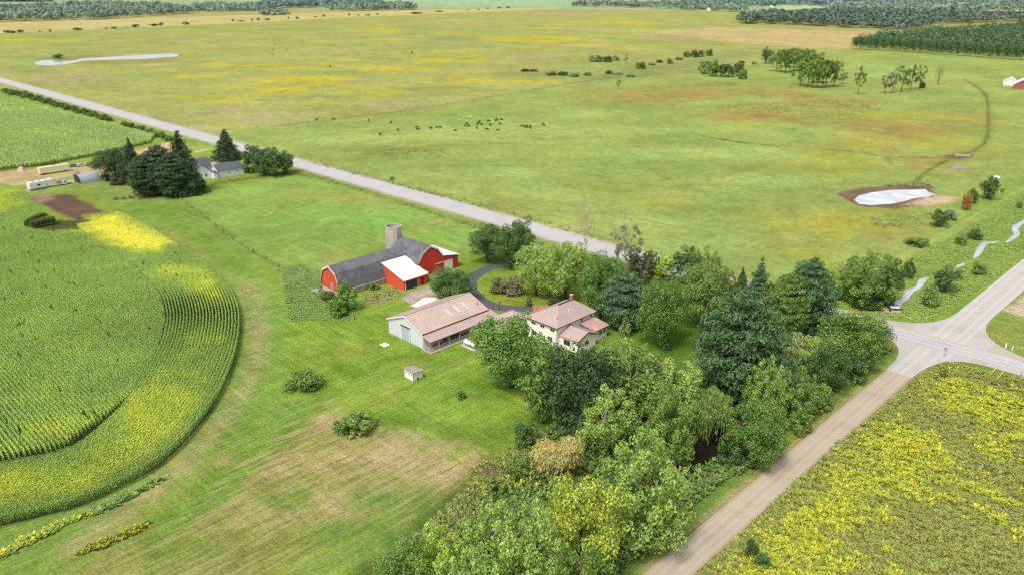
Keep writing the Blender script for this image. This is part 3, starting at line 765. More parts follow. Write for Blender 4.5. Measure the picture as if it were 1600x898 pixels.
COLS = {k: A4(*v, k=KL) for k, v in dict(
    mid=(106,134,60), dark=(84,108,54), deep=(66,86,48), light=(142,166,80), lime=(154,176,72), yellow=(152,166,68), olive=(114,136,64), tan=(176,166,98),
    blue=(94,124,86), pine=(84,112,66), spruce=(70,88,56), brown=(112,108,72), grey=(136,142,104), maple=(98,128,56), silver=(144,158,94), purple=(84,84,62), umber=(116,110,80), orange=(158,112,70)).items()}
_k = [0]
def tree(px, py, ytop, wpx, kind, colr, name, label, cat="tree", group=None, crown_top=None, bark=None, wz=None, loc=None):
    """A tree standing where survey point (px, py) meets the ground, its tip on row ytop, crown wpx wide."""
    X, Y = loc or G(px, py); h = max(.5, height_at(X, Y, ytop)) * (.94 if kind in ('broad', 'poplar', 'willow', 'small', 'bush', 'arbor') else 1); wd = 1.05 * wpx * depth_of(X, Y, h * .5) / FOC
    if wpx < 0: wd = -wpx
    _k[0] += 1; k = _k[0]
    e = empty(name, (X, Y, 0), (k * 2.399) % 6.283, label, cat, group)
    tm = TRUNK[kind if kind in TRUNK else 'broad']; tr = link("trunk", tm[k % len(tm)], None, e); tr.scale = (wd, wd, h)
    if bark is not None:
        me_ = tm[k % len(tm)].copy(); me_.materials.clear(); me_.materials.append(bark); tr.data = me_
    if kind != 'dead':
        cms = CROWN[kind]; c = link("crown", cms[k % len(cms)], None, e); c.scale = (wd, wd, h)
        cc = COLS[colr]; j = random.Random(k); s = j.uniform(.92, 1.08)
        c.color = (cc[0] * s * j.uniform(.95, 1.05), cc[1] * s, cc[2] * s * j.uniform(.92, 1.08), 1)
    return e
T = tree
# ---- along the bottom of the picture, beside the lane
T(1000,842,658,150,'poplar','light','cottonwood',"tall pale green cottonwood leaning over the lane verge, largest of the bottom grove")
T(905,905,736,132,'broad','yellow','maple_tree',"yellow-green maple turning gold, beside the tall cottonwood above the lane")
T(768,935,770,118,'poplar','light','cottonwood',"light green cottonwood with the highest pointed tips beside the stubble field")
T(690,950,806,112,'poplar','lime','cottonwood',"bright lime-green cottonwood at the edge of the stubble, by the corner of the grove")
T(836,965,770,128,'poplar','light','cottonwood',"pale cottonwood standing just downhill of the yellow-green maple")
T(640,965,838,96,'broad','mid','young_tree',"mid-green round tree at the outer end of the bottom grove")
T(740,1010,842,126,'poplar','light','cottonwood',"silvery green cottonwood cut by the bottom edge below the lime-green one")
T(905,1010,838,120,'poplar','mid','cottonwood',"mid-green cottonwood cut by the bottom edge below the yellow-green maple")
T(600,985,872,70,'bush','mid','shrub',"low green shrub at the tip of the bottom grove beside the stubble", "shrub")
T(872,742,676,92,'willow','tan','willow_shrub',"dry tan-yellow willow shrub between the dark trees and yellow-green maple", "shrub")
T(848,722,688,46,'bush','tan','shrub',"small tan shrub clinging to the side of the dry willow shrub", "shrub")
T(818,694,648,46,'bush','dark','shrub',"dark green rounded shrub alone at the lawn's edge below the dark tree", "shrub")
T(806,740,706,40,'bush','olive','shrub',"olive weedy shrub on the brush pile at the stubble's edge", "shrub")
T(775,770,740,40,'bush','olive','shrub',"yellowish weedy shrub at the outer foot of the brush pile", "shrub")
# ---- the grove in the middle
T(799,604,488,124,'broad','mid','maple_tree',"big round green maple standing in front of the white farmhouse and porch")
T(902,668,523,128,'broad','deep','maple_tree',"very dark green broad tree at the lawn edge, in front of the farmhouse")
T(848,660,552,74,'small','maple','young_tree',"brighter green tree half hidden at the lawn side of the very dark tree")
T(985,655,522,150,'poplar','olive','cottonwood',"huge olive-green cottonwood behind the farmhouse corner, broadest of the middle grove")
T(944,640,520,76,'poplar','olive','cottonwood',"olive cottonwood overlapping the farmhouse's low addition")
T(1045,668,552,104,'poplar','light','cottonwood',"light green cottonwood leaning toward the brook beside the huge olive one")
T(944,705,592,98,'poplar','light','cottonwood',"pale green cottonwood showing its white forked trunk, beside the very dark tree", bark=PALEBARK)
T(1036,716,586,92,'poplar','olive','cottonwood',"olive cottonwood with hollow brown gaps, nearest the brook pool")
T(1108,690,590,74,'willow','olive','willow_tree',"drooping olive-green willow over the dark brook pool")
T(1078,650,590,50,'willow','light','willow_tree',"smaller pale willow tucked behind the drooping willow by the pool")
T(1000,632,578,34,'sparse','orange','dying_tree',"rusty brown dying tree poking out between two cottonwoods")
T(1088,596,560,40,'dead','grey','dead_tree',"bare grey fallen snag at the foot of the giant white pine", bark=PALEBARK)
T(1150,618,450,132,'pine','pine','white_pine',"giant dark green white pine with layered boughs, biggest conifer by the brook")
# ---- between the brook and the lane
T(1190,660,546,62,'poplar','light','cottonwood',"pale green cottonwood with spiky tips standing just in front of the giant pine")
T(1238,650,566,72,'poplar','olive','cottonwood',"olive cottonwood by the lane verge next to the spiky pale one")
T(1182,724,624,90,'broad','maple','maple_tree',"round leafy green tree closest to the lane, beside the brook pool")
T(1146,700,640,46,'bush','orange','shrub',"shrub with reddish leaves overhanging the brook pool", "shrub")
T(1138,724,668,52,'bush','dark','shrub',"dark shrub between the brook pool and the round tree by the lane", "shrub")
T(1228,574,505,58,'willow','silver','willow_tree',"greyish willow behind the cottonwoods, touching the giant pine")
T(1258,582,517,52,'willow','light','willow_tree',"yellowish drooping willow beside the greyish one, lane side")
T(1318,580,482,100,'broad','mid','maple_tree',"wide green tree nearest the road junction, full to the ground")
T(1356,556,488,58,'broad','maple','maple_tree',"tree at the very corner of lane and main road, overhanging the asphalt")
T(1290,612,530,66,'broad','dark','maple_tree',"dark tree on the lane verge below the wide green junction tree")
T(1336,596,545,50,'bush','dark','shrub',"dark shrub under the junction trees on the lane verge", "shrub")
T(1278,640,590,56,'bush','olive','shrub',"olive shrub on the lane verge halfway to the junction", "shrub")
T(1250,676,628,44,'bush','mid','shrub',"green shrub on the lane verge beside the round leafy tree", "shrub")
T(1372,556,490,20,'dead','grey','dead_tree',"bare pinkish dead sapling rising out of the corner tree", bark=PALEBARK)
# ---- behind the house
T(938,496,387,76,'broad','maple','maple_tree',"full green maple with rounded top beside the farmhouse chimney side")
T(974,510,425,74,'pine','blue','white_pine',"blue-green soft pine between two green maples behind the farmhouse")
T(1032,542,421,78,'broad','maple','maple_tree',"tall egg-shaped green maple standing alone on the shaded grass")
T(884,470,366,76,'broad','light','ash_tree',"yellowish green rounded tree beside the drive, closer to the road maple")
T(838,462,376,66,'broad','light','ash_tree',"yellowish green rounded tree with a bare trunk on the drive island")
T(763,410,348,60,'broad','dark','maple_tree',"dark round tree by the paddock at the drive entrance")
T(802,418,338,62,'broad','dark','maple_tree',"dark tree over the drive mouth, next to the grey half-dead one")
T(818,414,334,44,'sparse','grey','dying_tree',"grey half-dead tree between drive mouth and main road", bark=PALEBARK)
T(914,408,318,32,'dead','grey','dead_tree',"slender bare dead tree with pale twigs beside the main road", bark=PALEBARK)
T(974,424,344,54,'sparse','grey','dying_tree',"thin-leaved tree with a bare twiggy top beside the main road", bark=PALEBARK)
T(976,426,338,36,'dead','grey','dead_tree',"bare twigs of a dead trunk rising from the thin-leaved roadside tree", bark=PALEBARK)
T(998,446,386,46,'small','purple','plum_tree',"dark purplish round tree behind the blue-green pine")
T(1036,440,390,38,'small','lime','young_tree',"bright yellow-green small tree in the roadside row")
T(1018,436,386,30,'small','dark','young_tree',"small dark tree squeezed between the purplish and bright ones")
T(1076,444,380,58,'small','dark','maple_tree',"dark green tree on the road side of the pale olive aspen")
T(1102,466,382,66,'poplar','olive','aspen_tree',"pale olive aspen in the roadside row with tall loose crown")
T(1098,512,404,82,'broad','olive','ash_tree',"dull olive-green tree with dark hollows, beside the giant pine")
T(1132,492,418,56,'small','olive','ash_tree',"small olive tree between the dull olive one and dark pines")
T(1184,470,402,46,'cone','blue','white_pine',"blue-green pointed pine against the pasture, by the roadside")
T(1156,468,418,28,'spruce','pine','spruce_tree',"little dark spruce next to the pointed blue-green pine")
T(1256,520,402,78,'pine','pine','white_pine',"tall dark pine with several tops beside the main road")
T(1226,530,426,60,'pine','olive','white_pine',"dull olive thinning pine just before the tall dark roadside one")
T(1206,494,428,60,'small','mid','young_tree',"mid-green leafy tree between the pointed pine and dull olive pine")
T(1190,505,458,28,'small','yellow','young_tree',"yellow-leaved sapling glowing beside the giant white pine")
T(1210,530,486,30,'small','lime','young_tree',"lime-green sapling under the dull olive pine")
T(876,476,454,38,'bush','deep','shrub',"dark rounded shrub at the farmhouse wall behind the chimney", "shrub")
T(800,457,426,46,'bush','umber','shrub',"dark half of the large shrub on the drive island", "shrub")
T(780,456,429,38,'bush','umber','shrub',"reddish-brown half of the large shrub on the drive island", "shrub")
T(704,472,416,72,'broad','dark','maple_tree',"low round green tree between barns and drive, behind the porch barn")
T(976,526,495,18,'column','silver','sapling',"pale narrow sapling on the grass behind the farmhouse extension")
T(1040,544,520,18,'spruce','blue','sapling',"tiny blue spruce sapling at the foot of the egg-shaped maple")
T(826,478,462,12,'column','mid','sapling',"slim young tree in front of the carport roof")
# ---- round the long barn
T(544,484,436,38,'small','mid','young_tree',"bushy green tree against the long red barn's roof")
T(528,492,458,40,'bush','maple','shrub',"bright green shrub below the barn's gable end", "shrub")
T(512,468,450,30,'bush','dark','shrub',"dark shrub hiding the foot of the barn's red gable", "shrub")
T(584,452,438,22,'bush','mid','shrub',"small shrub under the eave of the long barn", "shrub")
T(690,452,436,14,'bush','olive','shrub',"scrubby plant at the corner of the white-roofed shed", "shrub")
# ---- lawn beds
T(474,606,572,64,'bush','olive','shrub',"greyish mound of tall weeds on the lawn, farther from the road lane", "shrub")
T(560,672,638,76,'bush','olive','shrub',"green leafy mound with yellow flowers on the lawn's edge", "shrub")
T(536,676,648,34,'bush','mid','shrub',"small dark tuft at the flower end of the leafy mound", "shrub")
T(720,622,606,20,'bush','mid','shrub',"single small shrub on open lawn beside the chicken coop", "shrub")
# ---- by the culvert and stream
T(1350,474,386,88,'poplar','mid','birch_tree',"tall birch clump with white trunks by the culvert", bark=PALEBARK)
T(1312,466,402,54,'poplar','light','birch_tree',"thin pale birch at the pasture side of the white-trunked clump", bark=PALEBARK)
T(1384,478,398,46,'small','dark','alder_tree',"dark alder leaning over the culvert opening")
T(1352,476,448,60,'bush','deep','shrub',"dark undergrowth shrub below the white-trunked birches", "shrub")
T(1418,434,404,20,'column','dark','juniper',"small dark upright tree above the stream bank")
T(1476,456,414,44,'small','dark','alder_tree',"dark bushy alder beside the stream, behind the round shrub")
T(1450,476,438,34,'bush','olive','shrub',"round olive shrub on the stream bank nearest the side road", "shrub")
T(1527,428,404,26,'bush','olive','shrub',"olive shrub between stream and side road, farthest up the verge", "shrub")
T(1546,312,272,30,'small','dark','oak_tree',"dark lone tree near the pond with a pale spot behind")
T(1518,318,294,16,'column','dark','juniper',"slim dark juniper beside the dead orange one near the pond")
T(1508,328,300,16,'column','orange','dead_juniper',"rusty dead juniper near the pond's sandy bank")
T(1468,354,324,30,'small','dark','willow_shrub',"dark round willow shrub on the fence line below the pond", "shrub")
T(1484,344,322,24,'bush','grey','shrub',"grey brushy shrub on the fence line beside the dark round one", "shrub")
T(1500,382,364,24,'bush','olive','shrub',"olive shrub in the ditch, nearer the junction of the two ditch shrubs", "shrub")
T(1521,374,352,24,'bush','dark','shrub',"dark shrub in the ditch beside the stream's first bend", "shrub")
T(1434,384,368,44,'bush','mid','shrub',"low spreading green shrub where the field track fades", "shrub")
T(1592,325,312,12,'bush','olive','shrub',"little round bush on the ditch bank at the picture's edge", "shrub")
T(1172,868,832,26,'bush','dark','shrub',"taller of two dark shrubs in the goldenrod beside the lane", "shrub")
T(1192,882,858,30,'bush','dark','shrub',"lower of two dark shrubs in the goldenrod beside the lane", "shrub")
T(1474,588,572,14,'bush','olive','shrub',"small brown-green bush in the grass by the junction sign", "shrub")
# ---- neighbour's place
T(290,302,204,64,'spruce','spruce','spruce_tree',"tallest dark spruce beside the neighbour's white house")
T(256,302,226,58,'pine','spruce','spruce_tree',"wide dark spruce just beside the tallest one")
T(234,306,240,56,'pine','spruce','spruce_tree',"shaggy dark spruce at the lawn end of the neighbour's row")
T(276,306,238,58,'pine','spruce','spruce_tree',"lower dark spruce filling the front of the neighbour's row")
T(210,276,216,34,'spruce','spruce','spruce_tree',"narrow dark spruce standing apart behind the neighbour's yard")
T(182,282,226,56,'broad','deep','maple_tree',"dark broadleaf tree with a visible trunk over the parked cars")
T(204,286,246,36,'broad','deep','maple_tree',"dark broadleaf tree beside the narrow spruce")
T(310,294,274,28,'bush','blue','shrub',"bluish shrub at the neighbour's house wall", "shrub")
T(186,288,272,34,'bush','purple','shrub',"dark purplish hedge bush under the broadleaf tree with trunk", "shrub")
T(356,250,202,44,'spruce','spruce','spruce_tree',"lone dark conifer between the neighbour's two driveways")
T(396,270,222,36,'arbor','dark','arborvitae',"first arborvitae in the clump, next to the neighbour's garage")
T(414,274,222,40,'arbor','pine','arborvitae',"tallest middle arborvitae of the roadside clump")
T(430,276,229,38,'arbor','dark','arborvitae',"rounder arborvitae at the front of the roadside clump")
T(446,272,231,34,'arbor','dark','arborvitae',"last arborvitae, nearest the main road")
for x, y, wd in [(180,312,12),(192,311,12),(204,310,12)]:
    T(x, y, y - 7, wd, 'bush', 'silver', 'shrub', "pale garden shrub in the row on the neighbour's lawn", "shrub", "garden shrubs on the neighbour's lawn")
# ---- groves out in the pasture
for x, y, yt, wd, kd, cl in [(1212,112,76,24,'aspen','olive'),(1226,114,75,28,'aspen','mid'),(1240,112,73,28,'aspen','olive'),(1256,108,75,28,'aspen','mid'),(1272,110,78,28,'aspen','olive'),(1234,106,74,26,'aspen','dark'),(1264,104,76,26,'aspen','dark')]:
    T(x, y, yt, wd, kd, cl, 'aspen_tree', "slender aspen packed in the rear half of the double grove", "tree", "aspens of the rear grove")
for x, y, yt, wd, kd, cl in [(1250,134,94,24,'aspen','mid'),(1262,137,91,28,'aspen','olive'),(1276,138,90,28,'aspen','olive'),(1290,137,91,28,'aspen','dark'),(1302,136,92,24,'aspen','olive'),(1270,130,92,26,'aspen','dark'),(1284,130,92,26,'aspen','dark')]:
    T(x, y, yt, wd, kd, cl, 'aspen_tree', "slender aspen packed in the front half of the double grove", "tree", "aspens of the front grove")
T(1197,100,72,18,'small','dark','oak_tree',"dark tree next to the rear half of the double grove")
T(1316,132,112,16,'sparse','brown','dying_tree',"brown ragged tree at the end of the front grove")
for x, y, yt, wd, kd, cl in [(1340,148,104,18,'sparse','brown'),(1382,146,116,20,'sparse','brown'),(1394,146,106,20,'sparse','grey'),(1408,144,100,26,'sparse','mid'),(1422,142,102,24,'sparse','dark'),(1436,140,100,22,'sparse','mid'),(1440,138,124,12,'bush','dark'),(1465,132,104,16,'dead','grey')]:
    T(x, y, yt, wd, kd, cl, 'scrub_tree', "ragged half-bare tree in the loose line beyond the double grove", "tree", "ragged trees of the loose line")
for x, y, yt, wd, kd, cl in [(1100,116,92,22,'small','olive'),(1112,120,90,26,'small','olive'),(1126,120,98,22,'small','dark'),(1138,121,97,22,'small','dark'),(1152,119,93,18,'small','dark'),(1160,124,106,16,'column','mid')]:
    T(x, y, yt, wd, kd, cl, 'willow_tree', "round willow in the tight clump out in the pasture", "tree", "willows of the pasture clump")
T(966,140,122,10,'sparse','grey','dying_tree',"single thin tree alone in the reddish part of the pasture")
T(978,100,84,10,'sparse','grey','dying_tree',"tiny thin tree beside the hedge in the yellow meadow")
for i, (x, y, yt, wd) in enumerate([(924,97,82,14),(936,97,83,18),(950,97,84,18),(962,95,84,14),(996,108,94,10),(1003,108,93,12),(1046,100,88,14),(1072,90,77,14),(1084,90,74,16),(1096,89,73,16),(1108,88,73,14),(820,112,106,18),(834,112,106,20),(862,118,110,22),(880,118,110,22),(898,120,112,22),(918,118,112,18),(952,116,108,14),(965,117,112,20),(985,120,116,20),(1160,99,94,10),(1178,101,95,12),(1060,94,88,16),(1030,98,92,14),(1018,102,97,16)]):
    T(x, y, yt, wd, 'bush', ('grey','olive','dark')[i % 3], 'willow_shrub', "low willow shrub scattered along the wet ditch beyond the pasture", "shrub", "willow shrubs along the wet ditch")
for i, (x, y, yt, wd) in enumerate([(12,52,47,14),(22,52,48,10),(33,52,46,11),(62,50,48,5),(79,50,46,5),(122,48,43,16),(166,46,43,4),(178,45,42,10),(198,44,42,4),(212,43,38,14),(240,41,37,16),(252,41,35,8),(291,39,34,12),(364,34,30,5),(376,34,32,14),(394,33,29,4),(404,32,28,6),(418,32,29,12),(451,30,26,4),(465,30,26,6),(493,28,25,5),(506,27,23,5),(546,25,21,4),(560,25,23,6),(572,25,23,5),(576,25,22,4),(590,24,21,5),(650,22,19,22),(685,19,17,16),(730,17,15,4),(748,16,14,5),(762,15,12,5),(780,14,11,7),(794,13,10,7)]):
    T(x, y, yt, wd, 'small', ('dark','deep','dark')[i % 3], 'hedgerow_tree', "small dark tree in the far hedgerow edging the yellow meadow", "tree", "hedgerow trees along the meadow's far edge")
T(90,92,84,18,'small','dark','willow_shrub',"dark shrub on the islet of the far pond","shrub")
T(644,84,80,4,'bush','deep','shrub',"lone dark bush dotted in the yellow meadow, closer to the hedgerow","shrub")
T(516,105,102,4,'bush','deep','shrub',"lone dark bush dotted in the yellow meadow, nearer the road","shrub")
T(613,281,274,9,'bush','olive','shrub',"small dark bush beside the main road at the pasture edge","shrub")
for i in range(46):         # thicket between the far road and the upper corn
    f = i / 45; x = 8 + 262 * f; y = 144 + 76 * f ** 1.12 + (i % 3) * 1.2
    if 176 < x < 190: continue
    T(x, y, y - 8 - (i * 7 % 5), 15, 'bush', ('mid','dark','maple')[i % 3], 'hedge_shrub', "leafy shrub in the thicket between corn and main road", "shrub", "shrubs of the roadside thicket")
T(41,148,141,7,'small','dark','young_tree',"small tree on the verge by the far end of the roadside thicket")
T(65,155,148,8,'small','dark','young_tree',"second small verge tree beyond the roadside thicket, closer to the house")

# ---- far woods read as masses
def woods(name, px, n, hgt, wd, cols_, label, size, seed, per=42, edge=0):
    size *= .72
    poly = W(px); r = np.random.default_rng(seed); lo, hi = poly.min(0), poly.max(0); P = np.zeros((0, 2))
    while len(P) < n:
        q = r.uniform(lo, hi, (n * 2, 2)); P = np.concatenate([P, q[psd(q, poly) > 0]])
    P = P[:n]; h = hgt * (.55 + .75 * fbm(P[:, 0] / 60, P[:, 1] / 60, seed, 3)) * r.uniform(.75, 1.3, n); wv = wd * r.uniform(.6, 1.5, n)
    d = rdir(r, n * per).reshape(n, per, 3); d[..., 2] = np.abs(d[..., 2]) * 1.1 - .25; d = unit(d)
    c = np.stack([P[:, 0][:, None] + d[..., 0] * wv[:, None] * .5, P[:, 1][:, None] + d[..., 1] * wv[:, None] * .5, h[:, None] * (.55 + .45 * d[..., 2])], -1).reshape(-1, 3)
    nrm = unit(d.reshape(-1, 3) * .6 + .5 * rdir(r, n * per) + [0, 0, .2])
    cc = np.array([A(*q, k=KL) for q in cols_])[r.integers(0, len(cols_), n)] * r.uniform(.8, 1.2, (n, 1))
    S = np.repeat(cc, per, 0) * r.uniform(.9, 1.1, (n * per, 1))
    o = link(name, mesh_np(name, *leaves(c, nrm, size * r.uniform(.7, 1.3, len(c)), .75, S, r)), TUFT)
    return tag(o, label, "woods", kind='stuff')
BL = [(118,136,122),(108,126,116),(126,144,122),(134,150,126)]  # distance haze mixed into these leaf colours, and into the bluish lists below
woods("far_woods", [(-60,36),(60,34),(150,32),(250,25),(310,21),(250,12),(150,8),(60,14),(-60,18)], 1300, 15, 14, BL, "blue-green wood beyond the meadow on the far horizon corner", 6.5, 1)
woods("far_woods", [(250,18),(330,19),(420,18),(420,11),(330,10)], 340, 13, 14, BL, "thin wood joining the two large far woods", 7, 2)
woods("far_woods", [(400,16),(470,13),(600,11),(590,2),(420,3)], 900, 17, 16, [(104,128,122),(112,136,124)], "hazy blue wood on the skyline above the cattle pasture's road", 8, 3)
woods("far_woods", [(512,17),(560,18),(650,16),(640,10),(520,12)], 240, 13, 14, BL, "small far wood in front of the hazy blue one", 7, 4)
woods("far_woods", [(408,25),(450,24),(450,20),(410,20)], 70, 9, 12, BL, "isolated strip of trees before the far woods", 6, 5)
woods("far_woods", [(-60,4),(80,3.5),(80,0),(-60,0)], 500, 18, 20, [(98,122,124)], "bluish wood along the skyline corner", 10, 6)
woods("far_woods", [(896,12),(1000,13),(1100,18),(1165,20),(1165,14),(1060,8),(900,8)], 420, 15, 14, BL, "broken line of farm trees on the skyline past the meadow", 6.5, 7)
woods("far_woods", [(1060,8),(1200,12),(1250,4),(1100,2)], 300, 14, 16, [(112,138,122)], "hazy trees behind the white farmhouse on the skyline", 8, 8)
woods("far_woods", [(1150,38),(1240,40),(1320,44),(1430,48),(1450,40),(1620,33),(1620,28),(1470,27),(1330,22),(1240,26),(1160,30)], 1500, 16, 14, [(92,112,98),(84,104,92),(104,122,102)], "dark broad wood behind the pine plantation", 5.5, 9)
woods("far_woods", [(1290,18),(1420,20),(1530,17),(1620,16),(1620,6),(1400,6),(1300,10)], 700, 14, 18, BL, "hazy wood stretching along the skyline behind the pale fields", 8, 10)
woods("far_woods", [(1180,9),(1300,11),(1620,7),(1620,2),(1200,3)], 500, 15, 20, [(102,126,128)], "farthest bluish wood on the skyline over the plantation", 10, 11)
# pine plantation: the mass, and the trees of its front row one by one
woods("pine_plantation", [(1335,75),(1420,80),(1600,92),(1700,98),(1700,48),(1600,47),(1500,56),(1420,62),(1352,70)], 2400, 16, 6.5, [(78,106,72),(70,98,68),(90,116,78)], "dark pine plantation in planted rows bordering the pasture", 2.6, 12, 22)
fr = W([(1331,77),(1420,82),(1600,95),(1660,99)]); seg = np.linalg.norm(np.diff(fr, axis=0), axis=1); cum = np.concatenate([[0], np.cumsum(seg)])
for i in range(80):
    s = cum[-1] * (i + .5) / 80; X = np.interp(s, cum, fr[:, 0]); Y = np.interp(s, cum, fr[:, 1])
    T(0, 0, 0, 1, 'small', ('pine','dark','pine')[i % 3], 'plantation_pine', "slim pine in the front row of the plantation", "tree", "front row of the pine plantation", loc=(X, Y)) if False else None
    e = empty('plantation_pine', (X, Y, 0), i * 1.7, "slim pine in the front row of the plantation", "tree", "front row of the pine plantation")
    tr = link("trunk", TRUNK['pine'][0], None, e); tr.scale = (4, 4, 15)
    c = link("crown", CROWN['small'][i % 3], None, e); c.location = (0, 0, 2.0); c.scale = (6.8, 6.8, 13.5 + (i * 7 % 5) * .5); c.color = COLS[('pine', 'dark', 'blue')[i % 3]]

# ------------------------------------------------------------------ low growth
def tufts(name, P, h, w, cols_, r, n=5, lean=.5):
    """Clumps of weeds: n upright blades each. h, w, cols_ per clump."""
    N = len(P); a = r.uniform(0, 6.28, (N, n)); hh = (h * r.uniform(.7, 1.2, N))[:, None] * r.uniform(.6, 1, (N, n)); ww = np.broadcast_to(w, (N,))[:, None] * r.uniform(.6, 1.2, (N, n))
    ox, oy = np.cos(a), np.sin(a); b = np.stack([P[:, 0][:, None] + ox * ww * .25, P[:, 1][:, None] + oy * ww * .25, np.zeros((N, n))], -1).reshape(-1, 3)
    t = np.stack([ox * ww * lean, oy * ww * lean, hh], -1).reshape(-1, 3); s = np.stack([-oy * ww * .5, ox * ww * .5, 0 * hh], -1).reshape(-1, 3)
    v = np.stack([b - s * .7, b + s * .7, b + t + s * .6, b + t - s * .6], 1).reshape(-1, 3); q = np.arange(4 * N * n).reshape(-1, 4)
    c = np.repeat(np.repeat(cols_, n, 0) * r.uniform(.75, 1.25, (N * n, 1)), 4, 0); c = c.reshape(-1, 4, 3); c[:, 2:] *= 1.12
    return link(name, mesh_np(name, v, q, c.reshape(-1, 3)), TUFT)
def scatter(px, dens, r, world=False):
    poly = np.array(px, float) if world else W(px); lo, hi = poly.min(0), poly.max(0)
    n = int((hi - lo).prod() * dens); q = r.uniform(lo, hi, (n, 2)); s = psd(q, poly); k = s > 0
    return q[k], s[k]
def pal(r, n, cols_, p=None, k=.85): return np.array([A(*c, k=k) for c in cols_])[r.choice(len(cols_), n, p=p)]

r = np.random.default_rng(40)
P, s = scatter([(1085,905),(1302,702),(1442,588),(1478,566),(1640,600),(1900,680),(1900,1000),(1060,1000)], 5.2, r)
P = np.concatenate([P, P + r.normal(0, .25, P.shape)]); s = np.concatenate([s, s])
drift = fbm(P[:, 0] / 13, P[:, 1] / 13, 60, 4); fine = fbm(P[:, 0] / 2.6, P[:, 1] / 2.6, 70, 3)
gold = np.clip((drift - .46) * 5 + (fine - .5) * 3.5, 0, 1) * np.clip(s / 5, .1, 1)
cc = pal(r, len(P), [(140,154,68),(152,162,76),(128,144,62),(160,158,86),(146,142,80)])
isg = r.random(len(P)) < gold * .38
gw = (np.clip(gold, 0, 1) * .75)[:, None]; cc = cc * (1 - gw) + A(172, 178, 58, k=.85) * gw
cc[isg] = pal(r, isg.sum(), [(206,198,50),(192,194,58),(176,186,62),(170,182,64)])
hh = np.where(isg, .42, .3) * (.8 + .5 * fine)
tag(tufts("goldenrod_meadow", P, hh, .36, cc, r, 5, 1.5), "weedy field of yellow goldenrod across the gravel lane", "meadow", kind='stuff')

P1, _ = scatter([(965,898),(1068,800),(1240,664),(1340,586),(1392,548),(1388,540),(1320,560),(1230,640),(1180,730),(1060,760),(930,900)], 4.5, r)
P2, _ = scatter([(770,740),(830,690),(890,640),(1080,580),(1200,560),(1380,520),(1380,545),(1240,650),(1180,730),(1080,770),(960,890),(800,930),(600,930),(640,850),(740,770)], 1.6, r)
P = np.concatenate([P1, P2]); bad = pld(P, smooth_line(W([(1250,565),(1190,560),(1168,575),(1166,600),(1160,640),(1128,678),(1100,704),(1084,716)]))) < 2.6
P = P[~bad]; f = fbm(P[:, 0] / 6, P[:, 1] / 6, 80, 3)
cc = pal(r, len(P), [(110,142,64),(124,152,72),(100,130,60),(138,152,78),(116,120,72)]); g = r.random(len(P)) < np.clip((f - .6) * 2, 0, .5); cc[g] = A(198, 200, 64, k=.85)
tag(tufts("verge_weeds", P, .3 + .6 * f, .5, cc, r, 5, 1.1), "rank green weeds between the grove and gravel lane", "weeds", kind='stuff')

P1, _ = scatter([(1300,470),(1400,424),(1500,352),(1590,300),(1680,270),(1700,340),(1590,410),(1490,478),(1460,498),(1400,500),(1340,488)], 2.4, r)
P1 = P1[pld(P1, smooth_line(W([(1640,330),(1599,347),(1586,357),(1588,367),(1577,376),(1557,378),(1537,381),(1531,391),(1524,402),(1508,411),(1494,418),(1470,424),(1444,436),(1428,452),(1412,468),(1396,484)]))) > 1.0]
P1 = P1[pld(P1, W([(1640,268),(1560,320),(1490,360),(1430,390),(1400,404)])) > 2.4]
f = fbm(P1[:, 0] / 9, P1[:, 1] / 9, 90, 3); k = r.random(len(P1)) < .2 + f; P1 = P1[k]; f = f[k]
cc = pal(r, len(P1), [(146,170,78),(156,174,86),(134,160,72),(160,168,92)])
tag(tufts("ditch_weeds", P1, .06 + .22 * f, .34, cc, r, 5, 1.5), "tall marsh weeds along the stream ditch by the side road", "weeds", kind='stuff')

P1, _ = scatter([(440,418),(470,412),(510,440),(545,480),(560,470),(545,496),(500,500),(456,502),(446,470)], 4, r)
P2, _ = scatter([(570,478),(582,456),(622,448),(628,462),(600,474)], 1.5, r)
P = np.concatenate([P1, P2]); f = fbm(P[:, 0] / 5, P[:, 1] / 5, 95, 3)
tag(tufts("barnyard_weeds", P, .04 + .2 * f, .38, pal(r, len(P), [(118,152,70),(130,162,76),(154,160,98),(108,142,64)]), r, 5, 1.0), "overgrown weeds around the long barn's gable end", "weeds", kind='stuff')

P, _ = scatter([(116,866),(140,852),(180,836),(234,812),(240,816),(206,838),(160,858),(122,868)], 9, r)
tag(tufts("goldenrod_patch", P, np.full(len(P), .55), .5, pal(r, len(P), [(200,200,62),(190,190,70),(146,160,76),(164,162,88)]), r), "strip of yellow goldenrod left uncut in the mown grass", "goldenrod", kind='stuff')
P, _ = scatter([(-20,868),(0,858),(40,838),(120,806),(180,778),(250,742),(258,746),(190,786),(110,818),(60,842),(0,874),(-20,884)], 6, r)
gx = np.array([math.hypot(*(p - np.array(G(40, 845)))) for p in P])
cc = pal(r, len(P), [(128,158,78),(142,166,86),(116,146,70)]); g = (gx < 9) & (r.random(len(P)) < .5); cc[g] = A(200, 198, 60, k=.85)
tag(tufts("corn_edge_weeds", P, np.full(len(P), .4), .55, cc, r, 5, 1.2), "green weeds trimmed with yellow flowers along the corn's foot", "weeds", kind='stuff')
P, _ = scatter([(640,845),(700,790),(760,735),(800,700),(830,690),(836,705),(800,760),(740,800),(690,850)], 3.5, r)
P2, _ = scatter([(740,730),(770,716),(800,710),(806,740),(770,760),(740,752)], 4, r); P = np.concatenate([P, P2])
tag(tufts("brush_weeds", P, np.full(len(P), .5), .5, pal(r, len(P), [(136,150,70),(118,138,64),(158,148,90),(166,166,72),(112,132,60)]), r, 5, 1.3), "tangled brown and olive brush at the stubble's edge", "weeds", kind='stuff')
